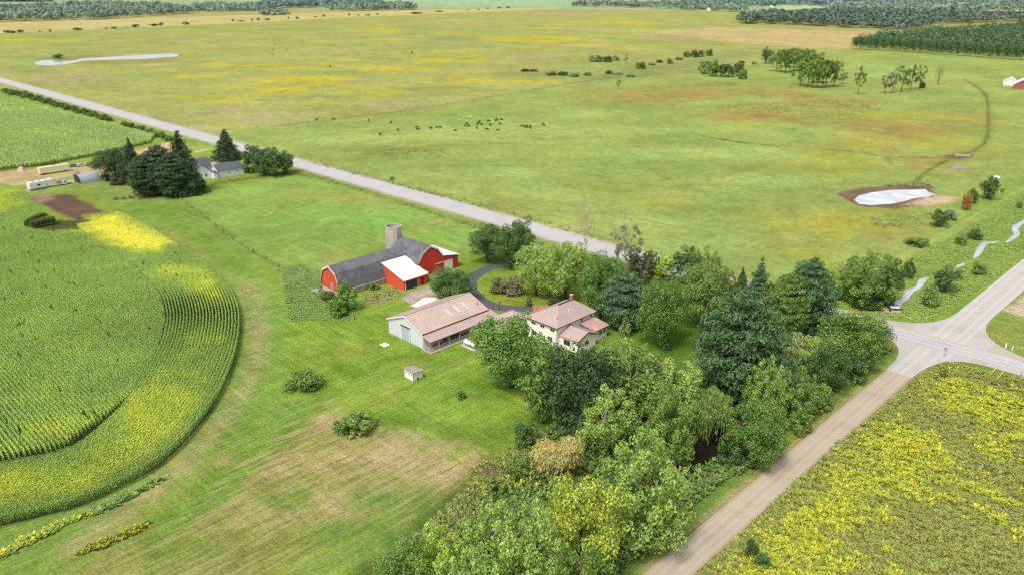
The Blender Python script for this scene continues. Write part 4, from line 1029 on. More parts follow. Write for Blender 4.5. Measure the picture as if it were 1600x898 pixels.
# clumps of sedge and thistle in the pasture and rank grass along its fence
LN = []
for L, n, j in (([(640,172),(800,147),(930,126),(1095,109)], 200, 1.0), ([(283,312),(335,352),(375,382),(420,408),(450,430)], 50, .7), ([(300,298),(345,285),(400,277),(460,268)], 160, 1.2), ([(460,270),(520,284),(600,308),(700,340),(790,368)], 200, 1.0), ([(480,252),(600,283),(700,308),(940,374)], 260, 1.0)):
    Q = smooth_line(W(L)); i = r.integers(0, len(Q) - 1, n); t_ = r.random((n, 1)); LN.append(Q[i] * (1 - t_) + Q[i + 1] * t_ + r.normal(0, j, (n, 2)))
for e_, n in ((ell(650,240,60,9), 420), (ell(1250,110,60,8), 300), (ell(1290,170,70,14), 900), (ell(1180,170,60,10), 500), (ell(1340,165,50,10), 400), (ell(1420,289,40,3), 300), (ell(1120,132,40,4), 300), (ell(1000,108,90,8), 700), (ell(1420,345,60,14), 300), (ell(1130,60,60,4), 120)):
    Q = W(e_); lo, hi = Q.min(0), Q.max(0); q = r.uniform(lo, hi, (n * 2, 2)); q = q[psd(q, Q) > 0]; q = q[r.random(len(q)) < fbm(q[:, 0] / 9, q[:, 1] / 9, 33, 3)]; LN.append(q)
P = np.concatenate(LN)
tag(tufts("pasture_sedge", P, np.full(len(P), .26), .45, pal(r, len(P), [(132,146,78),(120,136,70),(156,154,98),(142,156,84)]), r, 4, 1.5), "coarse sedge clumps scattered over the pasture and along fences", "weeds", kind='stuff')

# ------------------------------------------------------------------ corn
def corn(name, P, dirs, hgt, cols_, r, nl=6, wl=.17, ll=.4, label=None):
    """Maize plants: arching leaves up the stalk and a pale tassel."""
    N = len(P); a = np.arctan2(dirs[:, 1], dirs[:, 0])[:, None] + np.pi / 2 * 0 + np.arange(nl)[None] * np.pi + r.normal(0, .4, (N, nl))
    z = hgt[:, None] * np.linspace(.3, .88, nl)[None] * r.uniform(.93, 1.05, (N, nl)); L = ll * r.uniform(.7, 1.2, (N, nl))
    ox, oy = np.cos(a), np.sin(a); X = P[:, 0][:, None]; Y = P[:, 1][:, None]
    p0 = np.stack([X + 0 * a, Y + 0 * a, z], -1).reshape(-1, 3); p1 = np.stack([X + ox * L * .55, Y + oy * L * .55, z + .28 * L + .08], -1).reshape(-1, 3); p2 = np.stack([X + ox * L, Y + oy * L, z - .05 * L], -1).reshape(-1, 3)
    s = np.stack([-oy, ox, 0 * a], -1).reshape(-1, 3) * wl * .5
    v = np.stack([p0 - s * .7, p0 + s * .7, p1 + s, p1 - s, p2 + s * .3, p2 - s * .3], 1).reshape(-1, 3); b = np.arange(N * nl)[:, None] * 6
    q = np.concatenate([b + [0, 1, 2, 3], b + [3, 2, 4, 5]])
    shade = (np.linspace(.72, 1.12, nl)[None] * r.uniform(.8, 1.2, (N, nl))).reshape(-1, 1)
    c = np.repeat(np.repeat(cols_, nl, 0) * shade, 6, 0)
    # tassels
    ta = r.uniform(0, 3.14, N); td = np.stack([np.cos(ta), np.sin(ta), 0 * ta], 1) * .13; b0 = np.stack([P[:, 0], P[:, 1], hgt * .9], 1); b1 = b0 + np.stack([0 * ta, 0 * ta, hgt * .16], 1)
    tv = np.stack([b0 - td * .3, b0 + td * .3, b1 + td, b1 - td], 1).reshape(-1, 3); tq = np.arange(4 * N).reshape(-1, 4)
    tc = np.repeat(cols_ * .6 + A(190, 190, 110, k=.85) * .4, 4, 0)
    v, q, c = merge([(v, q, c), (tv, tq, tc)])
    return tag(link(name, mesh_np(name, v, q, c), TUFT), label, "corn", kind='stuff')
bd = smooth_line(W([(128,345),(185,337),(275,386),(345,436),(371,475),(377,515),(366,572),(332,642),(252,730),(132,790),(0,824),(-90,842)]), 16)
sg = np.linalg.norm(np.diff(bd, axis=0), axis=1); cu = np.concatenate([[0], np.cumsum(sg)]); ss = np.arange(0, cu[-1], 1.0)
bd = np.stack([np.interp(ss, cu, bd[:, 0]), np.interp(ss, cu, bd[:, 1])], 1)
for _ in range(12): bd[1:-1] = (bd[:-2] + 2 * bd[1:-1] + bd[2:]) / 4
tg = unit(np.gradient(bd, axis=0)); nn = np.stack([-tg[:, 1], tg[:, 0]], 1)
if psd((bd + nn * 3)[60:61], CORN_W)[0] < 0: nn = -nn
for _ in range(60): nn[1:-1] = (nn[:-2] + 2 * nn[1:-1] + nn[2:]) / 4
nn = unit(nn)
PL = []; DL = []
D_HEAD = 17.5
for k_ in range(int(D_HEAD / .76)):
    o = bd + nn * (.4 + .76 * k_); l = np.concatenate([[0], np.cumsum(np.linalg.norm(np.diff(o, axis=0), axis=1))]); u = np.arange(0, l[-1], .3) + r.uniform(0, .3)
    u = u + r.normal(0, .04, len(u)); PL.append(np.stack([np.interp(u, l, o[:, 0]), np.interp(u, l, o[:, 1])], 1)); DL.append(np.stack([np.interp(u, l, tg[:, 0]), np.interp(u, l, tg[:, 1])], 1))
head = np.concatenate(PL); hd = np.concatenate(DL)
k = psd(head, CORN_W) > -.6; head = head[k]; hd = hd[k]
lo, hi = CORN_W.min(0), CORN_W.max(0); lo[0] = max(lo[0], -430)
rows = []
for y in np.arange(lo[1], hi[1], .76):
    x = np.arange(lo[0], hi[0], .3); rows.append(np.stack([x + r.normal(0, .08, len(x)), np.full(len(x), y) + r.normal(0, .06, len(x)) + .25 * (fbm(x / 9, np.full(len(x), y) / 9, 77, 2) - .5)], 1))
inn = np.concatenate(rows); d_b = pld(inn, bd); s_in = psd(inn, CORN_W)
gapw = 1.2 + 1.6 * np.clip((150 - np.abs(inn[:, 0] + 140)) / 60, 0, 1) * (inn[:, 1] < 46)
k = (s_in > .3) & (d_b > D_HEAD + .3 + gapw * np.clip((50 - inn[:, 1]) / 14, 0, 1)); inn = inn[k]
CP = np.concatenate([head, inn]); CD = np.concatenate([hd, np.tile([1.0, 0], (len(inn), 1))])
yel = np.zeros(len(CP)); soy = np.zeros(len(CP))
def zone(px, feather, amp, scale=7):
    s = psd(CP, W(px)) + (fbm(CP[:, 0] / scale, CP[:, 1] / scale, 12, 4) - .5) * 2 * amp
    return np.clip((s + feather) / (2 * feather), 0, 1)
soy = zone([(126,352),(150,345),(184,338),(230,362),(278,388),(248,398),(206,397),(172,388),(150,374)], 4.5, 5, 6)
for px, st_, am in [([(250,430),(300,420),(345,436),(372,480),(374,520),(352,520),(330,470),(290,450)], .8, 4), ([(330,520),(374,520),(362,572),(330,640),(280,640),(250,600),(300,560)], .55, 5),
                    ([(170,650),(250,600),(300,610),(330,640),(300,690),(200,740),(120,790),(0,815),(-60,825),(-60,740),(60,745),(150,720)], .9, 3), ([(40,680),(110,660),(142,668),(120,690),(60,705)], .85, 2.5), ([(0,695),(40,700),(60,722),(0,728),(-40,720)], .6, 2),
                    ([(-60,300),(0,295),(36,303),(56,325),(0,340),(-60,345)], .75, 4), ([(0,590),(80,600),(120,640),(40,640)], .25, 5), ([(60,520),(140,520),(160,560),(80,570)], .2, 6)]:
    yel = np.maximum(yel, zone(px, 5, am + 3) * st_)
d_edge = pld(CP, bd)
yel = yel * np.clip((d_edge - .5) / 3.5, .12, 1)
n3 = fbm(CP[:, 0] / 5, CP[:, 1] / 5, 15, 4); yel = np.clip(yel * (.55 + .9 * n3) + (n3 - .62) * .5, 0, 1)
g0 = A(122, 150, 72, k=1.28) * (1 - .0 * n3[:, None]); g0 = g0 * (.75 + .5 * fbm(CP[:, 0] / 16, CP[:, 1] / 16, 17, 3))[:, None]
cc = g0 * (1 - yel[:, None]) + A(178, 190, 66, k=1.25) * yel[:, None]
cc = cc * (1 - soy[:, None]) + A(216, 210, 74, k=1.25) * soy[:, None]
cc = cc * r.uniform(.82, 1.18, (len(CP), 1))
hole = (fbm(CP[:, 0] / 6, CP[:, 1] / 1.0, 19, 3) > .76) & (d_edge > 4)
ch = 2.25 * (.9 + .2 * fbm(CP[:, 0] / 8, CP[:, 1] / 8, 21, 3)) * np.where(hole, .6, 1) * (1 - .35 * soy)
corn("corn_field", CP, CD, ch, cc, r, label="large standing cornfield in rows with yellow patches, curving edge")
# the upper field, seen from farther away
lo, hi = CORN2_W.min(0), CORN2_W.max(0); rows = []
for y in np.arange(lo[1], hi[1], 1.5):
    x = np.arange(lo[0], hi[0], 1.0); rows.append(np.stack([x + r.uniform(-.4, .4, len(x)), np.full(len(x), y) + r.normal(0, .12, len(x))], 1))
P = np.concatenate(rows); s = psd(P, CORN2_W); P = P[s > .3]; s = s[s > .3]
f = fbm(P[:, 0] / 20, P[:, 1] / 20, 23, 4); ye = np.clip((f - .5) * 2.5 + np.clip(1 - s / 10, 0, 1) * .4, 0, .7)[:, None]
cc = (A(132, 154, 86, k=1.25) * (1 - ye) + A(152, 174, 82, k=1.25) * ye) * r.uniform(.85, 1.15, (len(P), 1)) * (.8 + .4 * fbm(P[:, 0] / 6, P[:, 1] / 2, 25, 3))[:, None]
corn("corn_field", P, np.tile([1.0, 0], (len(P), 1)), np.full(len(P), 2.2), cc, r, 5, .4, .7, label="smaller light green cornfield beside the main road beyond the neighbour's yard")
# corn strip coloured dark for the shaded side of the corn's step
Q = smooth_line(W([(52,357),(66,354),(86,350)]), 40); P = np.concatenate([Q + r.normal(0, .45, Q.shape) for _ in range(5)])
corn("corn_shade_strip", P, np.tile([1.0, 0], (len(P), 1)), np.full(len(P), 2.6), np.tile(A(72, 100, 50, k=.9), (len(P), 1)), r, label="short strip of taller corn, coloured dark as the shaded side, next to the bare soil")
# ------------------------------------------------------------------ materials of the buildings
RED = ribbed("red_boards", (206,68,48), 'Y', .3, .75, .25, .16, (170,66,54), k=.95)
REDX = ribbed("red_boards_sunlit", (216,88,60), 'X', .3, .75, .25, .16, (190,92,70), k=.92)  # lighter copy of the boards: sun on the gable-end faces put into the colour
SHINGLE = plain("weathered_shingles", (120,120,124), .9, .3, 2.2, stain=(78,78,82), k=0.72)
WROOF = ribbed("white_sheet_roof", (232,232,236), 'X', .9, .5, .1, .08, (196,190,180), k=0.9)
WROOFY = ribbed("white_sheet_roof_ribs", (236,236,238), 'Y', .9, .5, .1, .08, (204,196,186), k=0.9)
WHITE = plain("white_paint", (236,234,228), .6, .05, 2, k=0.9)
CREAM = ribbed("cream_siding", (240,236,226), 'Z', .25, .6, .05, .03, k=.95)
TANROOF = ribbed("tan_steel_roof", (200,176,160), 'Y', .9, .55, .1, .1, (212,192,180), k=0.82)
MAUVE = ribbed("mauve_steel_roof", (188,166,157), 'Y', .9, .55, .07, .07, k=0.82)
MAUVEX = ribbed("mauve_steel_roof_ribs", (188,166,157), 'X', .6, .55, .08, .07, k=0.82)
GREYSIDE = ribbed("grey_steel_siding", (218,220,220), 'X', .9, .6, .1, .05, k=0.88)
GREYSIDEY = ribbed("grey_steel_siding_long", (196,200,204), 'Y', .9, .6, .1, .05, k=0.85)
TRIMB = plain("brown_trim", (122,70,62), .6, .1, 2)
DARKGLASS = plain("window_glass", (44,48,54), .15, .1, 2, spec=.6)
CONC = plain("concrete", (206,198,184), .9, .14, 1.2, stain=(180,170,150), k=0.75)
SILO = ribbed("silo_staves", (200,194,182), 'Z', .75, .9, .18, .16, (158,146,126), k=0.8)
WOOD = plain("deck_wood", (198,184,164), .85, .15, 3)
POSTW = plain("porch_post_wood", (206,196,176), .8, .1, 3)
DOORG = plain("charcoal_door", (78,74,76), .7, .1, 2)
DARK = plain("dark_inside", (40,38,36), .9, .1, 2)
BRICK = plain("chimney_brick", (178,140,122), .9, .2, 6)
SKYL = plain("skylight_panel", (226,216,206), .4, .06, 2, k=.7)
GREYROOF = plain("grey_asphalt_roof", (112,114,124), .85, .15, 3, k=.62)
STEEL = plain("galvanised_steel", (170,184,190), .4, .12, 2, metallic=.2)
RUBBER = plain("rubber", (36,36,38), .8, .1, 3)
STONE = plain("field_stone", (176,166,156), .9, .3, 3)
RUST = plain("rust", (150,104,84), .9, .3, 3)

def window(parent, off, mat_frame, x0, x1, y0, y1, z0, z1, face, name="window", sill=False):
    """Framed pane set 3 cm proud of a wall; face is the outward axis."""
    m = MB(off); p = MB(off); f = .09
    if face in ('+X', '-X'):
        s = 1 if face == '+X' else -1; xa, xb = sorted((x0 - s*.02, x0 + s * .05))
        for a, b, c, d in ((y0, y0+f, z0, z1), (y1-f, y1, z0, z1), (y0+f, y1-f, z0, z0+f), (y0+f, y1-f, z1-f, z1), ((y0+y1)/2-.03, (y0+y1)/2+.03, z0+f, z1-f)): m.box(xa, xb, a, b, c, d)
        xa, xb = sorted((x0 - s*.02, x0 + s * .03)); p.box(xa, xb, y0+f, y1-f, z0+f, z1-f)
    else:
        s = 1 if face == '+Y' else -1; ya, yb = sorted((y0 - s*.02, y0 + s * .05))
        for a, b, c, d in ((x0, x0+f, z0, z1), (x1-f, x1, z0, z1), (x0+f, x1-f, z0, z0+f), (x0+f, x1-f, z1-f, z1), ((x0+x1)/2-.03, (x0+x1)/2+.03, z0+f, z1-f)): m.box(a, b, ya, yb, c, d)
        ya, yb = sorted((y0 - s*.02, y0 + s * .03)); p.box(x0+f, x1-f, ya, yb, z0+f, z1-f)
    o = m.build(name, mat_frame, parent); p.build("pane", DARKGLASS, o)
    return o

# ------------------------------------------------------------------ red barn
o = (-172, 128, 0)
barn = empty("red_barn", o, 0, "large red gambrel barn with long grey-roofed wing and white-roofed shed", "barn")
yc = 138.4; x0, x1 = -181.6, -169.0
gam = [(yc-4.6, 0), (yc+4.6, 0), (yc+4.6, 5.1), (yc+2.8, 7.6), (yc, 9.1), (yc-2.8, 7.6), (yc-4.6, 5.1)]
MB(o).prism(gam, x0, x1, 'X').build("wall", RED, barn)
MB(o).skin([(yc-5.0, 4.6), (yc-2.85, 7.66), (yc, 9.2)], x0-.2, x1+.25, .12, 'X').build("roof", SHINGLE, barn)
MB(o).skin([(yc, 9.2), (yc+2.85, 7.66), (yc+4.75, 5.15)], x0-.2, x1+.25, .12, 'X').build("roof", WROOF, barn)
m = MB(o)
for (a, b), (c, d) in zip(gam[2:6] , gam[3:7]):
    m.add([(x1+.3, a, b-.28), (x1+.3, c, d-.28), (x1+.3, c, d+.1), (x1+.3, a, b+.1), (x1+.26, a, b-.28), (x1+.26, c, d-.28), (x1+.26, c, d+.1), (x1+.26, a, b+.1)], [(0,1,2,3),(7,6,5,4),(0,4,5,1),(1,5,6,2),(2,6,7,3),(3,7,4,0)])
m.build("gable_trim", WHITE, barn)
MB(o).box(x0+.6, x1-.02, yc+4.6, 149.0, 0, 4.0).build("side_wall", RED, barn)
MB(o).add([(x0+.6, yc+4.6, 4.0), (x1-.02, yc+4.6, 4.0), (x1-.02, 149, 4.0), (x0+.6, 149, 4.0), (x0+.6, yc+4.6, 5.1), (x1-.02, yc+4.6, 5.1)], [(1,2,5),(0,4,3),(4,5,2,3),(0,1,5,4)]).build("side_wall", RED, barn)
MB(o).slab([(x0+.3, yc+4.5, 5.2), (x1+.3, yc+4.5, 5.2), (x1+.3, 149.5, 4.02), (x0+.3, 149.5, 4.02)], .1).build("lean_to_roof", WROOF, barn)
d = MB(o).box(x1-.02, x1+.06, 143.6, 146.8, .15, 2.95).build("sliding_door", WHITE, barn)
MB(o).box(x1-.02, x1+.12, 140.0, 146.9, 3.0, 3.14).build("door_track", WHITE, barn)
MB(o).box(x0-.05, x1+.08, yc-4.66, yc+4.66, 0, .5).build("foundation", CONC, barn)
# wing
xc = -177.8; wy0, wy1 = 110.2, 134.3
wp = [(xc-4.2, 1.9), (xc-3.95, 4.1), (xc-2.95, 6.35), (xc, 7.95), (xc+2.95, 6.35), (xc+4.0, 4.1), (xc+4.75, 1.7)]
MB(o).prism([(xc-4.0, 0), (xc+4.3, 0), (xc+4.3, 2.2), (xc+3.85, 4.1), (xc+2.85, 6.3), (xc, 7.85), (xc-2.85, 6.3), (xc-3.85, 4.1), (xc-4.0, 1.9)], wy0, wy1, 'Y').build("wing_wall", REDX, barn)
MB(o).skin(wp, wy0-.3, yc, .13, 'Y').build("wing_roof", SHINGLE, barn)
m = MB(o)
for (a, b), (c, d) in zip(wp[:-1], wp[1:]):
    m.add([(a, wy0-.36, b-.3), (c, wy0-.36, d-.3), (c, wy0-.36, d+.14), (a, wy0-.36, b+.14), (a, wy0-.31, b-.3), (c, wy0-.31, d-.3), (c, wy0-.31, d+.14), (a, wy0-.31, b+.14)], [(0,1,2,3),(7,6,5,4),(0,4,5,1),(1,5,6,2),(2,6,7,3),(3,7,4,0)])
m.build("wing_trim", WHITE, barn)
MB(o).box(xc-4.06, xc+4.36, wy0-.06, wy1-2, 0, 1.2).build("wing_foundation", CONC, barn)
MB(o).box(xc+4.7, xc+4.82, wy0-.3, 125.2, 1.55, 1.72).build("eave_board", WHITE, barn)
dd = MB(o).box(xc+.2, xc+1.5, wy0-.1, wy0-.02, 1.2, 3.4).build("gable_door", plain("faded_door", (198,170,164), .8, .2, 3), barn)
for yy in (114.5, 118, 121.5):
    window(barn, o, WHITE, xc+4.3, 0, yy, yy+1.0, .7, 1.5, '+X')
# front shed with white roof
sx0, sx1, sy0, sy1 = -174.3, -165.0, 125.3, 133.6
MB(o).add([(sx0,sy0,0),(sx1,sy0,0),(sx1,sy1,0),(sx0,sy1,0),(sx0,sy0,5.75),(sx1,sy0,3.05),(sx1,sy1,3.05),(sx0,sy1,5.75)], [(0,3,2,1),(4,5,6,7),(0,1,5,4),(1,2,6,5),(2,3,7,6),(3,0,4,7)]).build("shed_wall", REDX, barn)
MB(o).slab([(sx0-.3,sy0-.25,5.98),(sx1+.5,sy0-.25,3.1),(sx1+.5,sy1+.2,3.1),(sx0-.3,sy1+.2,5.98)], .12).build("shed_roof", WROOFY, barn)
MB(o).box(sx1+.38, sx1+.56, sy0-.27, sy1+.22, 2.78, 3.02).build("fascia", REDX, barn)
MB(o).box(sx1-.02, sx1+.05, 126.0, 130.2, .1, 2.65).build("garage_door", DOORG, barn)
m = MB(o); m.box(sx1, sx1+.1, 125.85, 126.0, 0, 2.75); m.box(sx1, sx1+.1, 130.2, 130.35, 0, 2.75); m.build("door_frame", WHITE, barn)
MB(o).box(sx1-.02, sx1+.05, 131.5, 132.4, .1, 2.1).build("shed_door", plain("dark_red_door", (140,50,44), .8, .1, 3), barn)
MB(o).box(-169.0, -166.2, 133.6, 135.0, 0, 2.6).build("link_wall", RED, barn)
MB(o).slab([(-169.3,133.6,3.0),(-166.0,133.6,2.7),(-166.0,135.2,2.7),(-169.3,135.2,3.0)], .1).build("link_roof", WROOF, barn)

# silo
o = (-184.5, 137.4, 0); silo = empty("silo", o, 0, "round concrete stave silo without a roof behind the red barn", "silo")
def ringwall(ro, ri, z0, z1, n=40):
    vs = []; fs = []
    for i in range(n):
        a = 2 * math.pi * i / n; c, s = math.cos(a), math.sin(a)
        vs += [(c*ro, s*ro, z0), (c*ro, s*ro, z1), (c*ri, s*ri, z1), (c*ri, s*ri, z0)]
    for i in range(n):
        p, q = 4*i, 4*((i+1) % n); fs += [(p, q, q+1, p+1), (p+1, q+1, q+2, p+2), (p+2, q+2, q+3, p+3)]
    return MB().add(vs, fs, False)
ringwall(2.4, 2.22, 0, 12.0).build("wall", SILO, silo)
m = MB()
for z in np.arange(.8, 12, .9):
    n = 28; m.tube([(2.42*math.cos(2*math.pi*i/n), 2.42*math.sin(2*math.pi*i/n), z) for i in range(n+1)], [.018]*(n+1), 4, False)
m.build("hoop", plain("hoop_steel", (150,140,126), .7, .1, 2), silo)
ringwall(2.48, 2.16, 11.85, 12.08).build("rim", CONC, silo)
m = MB(); a = rad(-25)
m.box(2.3, 2.95, -.45, -.38, 0, 12.0); m.box(2.3, 2.95, .38, .45, 0, 12.0); m.box(2.9, 2.97, -.38, .38, 0, 12.0)
ch = m.build("chute", SILO, silo); ch.rotation_euler = (0, 0, a)
MB().tube([(0,0,7.4),(0,0,7.5)], [2.2,2.2], 32).build("silage_floor", DARK, silo)

# ------------------------------------------------------------------ pole barn with porch
o = (-138.9, 115.3, 0); pb = empty("pole_barn", o, 0, "long grey steel pole barn with pinkish roof and open porch", "barn")
px0, px1, py0, py1, ez, rz_ = -145.4, -132.4, 105.3, 125.8, 4.0, 6.5; pxm = (px0+px1)/2
MB(o).prism([(px0,0),(px1,0),(px1,ez),(pxm,rz_-.05),(px0,ez)], py0, py1, 'Y').build("wall", GREYSIDE, pb)
MB(o).box(px1+.003, px1+.03, py0, py1, .05, ez-.1).build("porch_wall", CREAM, pb)
sl = (rz_-ez)/(pxm-px0)
MB(o).skin([(px0-.4, ez-.4*sl), (pxm, rz_)], py0-.35, py1+.35, .1, 'Y').build("roof", MAUVE, pb)
MB(o).skin([(pxm, rz_), (px1+.3, ez-.3*sl)], py0-.35, py1+.35, .1, 'Y').build("roof", TANROOF, pb)
MB(o).box(pxm-.18, pxm+.18, py0-.35, py1+.35, rz_+.1, rz_+.16).build("ridge_cap", MAUVE, pb)
m = MB(o)
for (a, b), (c, d) in (((px0-.4, ez-.4*sl), (pxm, rz_)), ((pxm, rz_), (px1+.3, ez-.3*sl))):
    m.add([(a,py0-.4,b-.22),(c,py0-.4,d-.22),(c,py0-.4,d+.1),(a,py0-.4,b+.1),(a,py0-.36,b-.22),(c,py0-.36,d-.22),(c,py0-.36,d+.1),(a,py0-.36,b+.1)], [(0,1,2,3),(7,6,5,4),(0,4,5,1),(1,5,6,2),(2,6,7,3),(3,7,4,0)])
m.build("gable_trim", WHITE, pb)
for y in (115.4, 118.2, 121.0):
    xa, xb = pxm+2.2, pxm+4.6; za, zb = rz_-2.2*sl+.125, rz_-4.6*sl+.125
    MB(o).slab([(xa,y,za),(xb,y,zb),(xb,y+1.0,zb),(xa,y+1.0,za)], .02).build("skylight", SKYL, pb)
MB(o).tube([(px1-2.2,124.6,4.6),(px1-2.2,124.6,5.9)],[.09,.09],8).build("vent_pipe", TRIMB, pb)
MB(o).box(px1+.28, px1+.42, py0-.3, py1+.3, ez-.4, ez-.16).build("gutter", TRIMB, pb)
m = MB(o)
d = MB(o).box(-140.4, -137.2, py0-.12, py0-.03, .1, 3.6).build("sliding_door", ribbed("door_steel", (186,192,202), 'X', .9, .6, .1, .05, k=0.85), pb)
m = MB(o); [m.box(a, a+.22, py0-.17, py0-.125, 0, 3.7) for a in (-140.5, -137.3)]; m.build("door_post", WHITE, pb)
MB(o).box(-140.6, -137.0, py0-.2, py0-.03, 3.65, 3.85).build("door_track", DOORG, pb)
MB(o).box(px0-.04, px1+.04, py0-.05, py1+.04, 0, .3).build("skirt_board", CONC, pb)
# porch along the +X wall
MB(o).box(px1+.05, -128.7, 104.7, 123.6, 0, .32).build("porch_floor", WOOD, pb)
MB(o).slab([(px1+.06, 104.8, 3.72), (-129.2, 104.8, 2.9), (-129.2, 127.0, 2.9), (px1+.06, 127.0, 3.72)], .12).build("porch_roof", MAUVE, pb)
MB(o).box(-129.28, -129.16, 104.8, 122.2, 2.58, 2.78).build("porch_beam", TRIMB, pb)
for y in (105.0, 107.6, 110.8, 114.0, 117.2, 120.2, 122.0):
    MB(o).box(-129.5, -129.3, y-.1, y+.1, .32, 2.8).build("porch_post", POSTW, pb)
MB(o).box(px1-.9, -129.4, 105.1, 105.2, .33, 1.2).build("porch_rail", WOOD, pb) if False else None
for ya, yb in ((105.1, 107.5), (107.7, 110.7), (110.9, 113.9), (114.1, 117.1), (117.3, 120.1)):
    m = MB(o); m.box(-129.44, -129.36, ya, yb, 1.1, 1.2); m.box(-129.44, -129.36, ya, yb, .45, .53)
    n = int((yb-ya)/.3)
    for i in range(1, n): m.box(-129.425, -129.375, ya+(yb-ya)*i/n-.02, ya+(yb-ya)*i/n+.02, .53, 1.1)
    m.build("railing", POSTW, pb)
m = MB(o); m.box(px1+.1, -129.5, 104.96, 105.04, 1.1, 1.2); [m.box(x, x+.05, 104.98, 105.02, .33, 1.1) for x in np.arange(px1+.2, -129.6, .3)]; m.build("railing", POSTW, pb)
window(pb, o, WHITE, px1+.03, 0, 108.2, 109.3, 1.3, 2.4, '+X'); window(pb, o, WHITE, px1+.03, 0, 117.6, 119.0, 1.3, 2.4, '+X'); window(pb, o, WHITE, px1+.03, 0, 120.6, 121.8, 1.3, 2.4, '+X')
dr = MB(o).box(px1+.031, px1+.08, 111.4, 112.4, .33, 2.4).build("porch_door", DARK, pb)
MB(o).box(px1+.031, px1+.075, 113.4, 116.4, .33, 2.7).build("screen_panel", plain("porch_screen", (120,116,112), .7, .1, 2), pb)

# ------------------------------------------------------------------ carport and farmhouse
o = (-126.0, 128.3, 0); cp_ = empty("carport", o, 0, "low pinkish-roofed carport between the porch barn and farmhouse", "carport")
MB(o).box(-129.2, -122.6, 125.6, 131.6, 0, 2.6).build("wall", CREAM, cp_)
c0 = (-126.2, 128.8, 4.5); e = [(-130.2, 124.8, 2.62), (-122.0, 124.8, 2.62), (-122.0, 132.6, 2.62), (-130.2, 132.6, 2.62)]
MB(o).add([*e, c0, *[(a, b, c-.12) for a, b, c in e]], [(0,1,4),(1,2,4),(2,3,4),(3,0,4),(0,5,6,1),(1,6,7,2),(2,7,8,3),(3,8,5,0),(8,7,6,5)]).build("roof", MAUVEX, cp_)
MB(o).slab([(-122.6,126.6,2.75),(-120.6,126.6,2.75),(-120.6,131.6,2.75),(-122.6,131.6,2.75)], .12).build("breezeway_roof", MAUVEX, cp_)
window(cp_, o, WHITE, -127.8, -126.6, 125.6, 0, 1.1, 2.0, '-Y')

o = (-115.6, 134.9, 0); hs = empty("farmhouse", o, 0, "two-storey cream farmhouse with mauve steel hip roof, chimney and low additions", "house")
hx0, hx1, hy0, hy1 = -120.4, -110.9, 127.6, 141.4; hxm = (hx0+hx1)/2
MB(o).box(hx0, hx1, hy0, hy1, 0, 5.2).build("wall", CREAM, hs)
v = [(hx0-.45,hy0-.45,5.1),(hx1+.45,hy0-.45,5.1),(hx1+.45,hy1+.45,5.1),(hx0-.45,hy1+.45,5.1),(hxm,133.6,7.7),(hxm,138.8,7.7)]
MB(o).add(v, [(0,1,4),(2,3,5),(1,2,5,4),(3,0,4,5),(0,3,2,1)]).build("roof", MAUVE, hs)
MB(o).box(hxm-.2, hxm+.2, 133.5, 138.9, 7.66, 7.78).build("ridge_cap", TRIMB, hs)
m = MB(o); [m.box(*b) for b in ((hx0-.47,hx1+.47,hy0-.49,hy0-.42,4.92,5.12),(hx1+.42,hx1+.49,hy0-.47,hy1+.47,4.92,5.12),(hx0-.49,hx0-.42,hy0-.47,hy1+.47,4.92,5.12))]; m.build("fascia", TRIMB, hs)
ch = MB(o).box(hxm-.35, hxm+.35, 138.0, 138.7, 6.9, 8.9).build("chimney", BRICK, hs); MB(o).box(hxm-.42, hxm+.42, 137.93, 138.77, 8.9, 9.02).build("chimney_cap", CONC, ch)
MB(o).tube([(hxm+2.4,134.5,6.2),(hxm+2.4,134.5,7.0)],[.07,.07],8).build("vent_pipe", WHITE, hs); MB(o).tube([(hxm+3.2,129.6,5.4),(hxm+3.2,129.6,6.7)],[.05,.05],8).build("flue", DOORG, hs)
for x, z in ((-118.9,3.7),(-116.0,3.7),(-112.9,3.7)): window(hs, o, WHITE, x, x+1.4, hy0, 0, z, z+.85, '-Y')
for x in (-118.6,-113.6): window(hs, o, WHITE, x, x+1.5, hy0, 0, 1.0, 2.3, '-Y')
window(hs, o, WHITE, hx1, 0, 136.2, 137.1, 3.75, 4.65, '+X'); window(hs, o, WHITE, hx1, 0, 139.6, 140.5, 3.95, 4.8, '+X')
MB(o).box(-117.3,-116.3,hy0-.06,hy0-.01,.2,2.25).build("door", WHITE, hs)
MB(o).slab([(-118.2,126.0,2.55),(-112.0,126.0,2.55),(-112.0,hy0,2.85),(-118.2,hy0,2.85)], .1).build("stoop_roof", WHITE, hs) if False else None
m = MB(o); m.box(-117.8,-115.8,hy0-1.3,hy0-.01,0,.35); m.box(-117.5,-116.1,hy0-1.7,hy0-1.3,0,.18); m.build("front_step", CONC, hs)
MB(o).tube([(hx1-.08,hy0-.1,.2),(hx1-.08,hy0-.1,4.9)],[.06,.06],8).build("downspout", WHITE, hs)
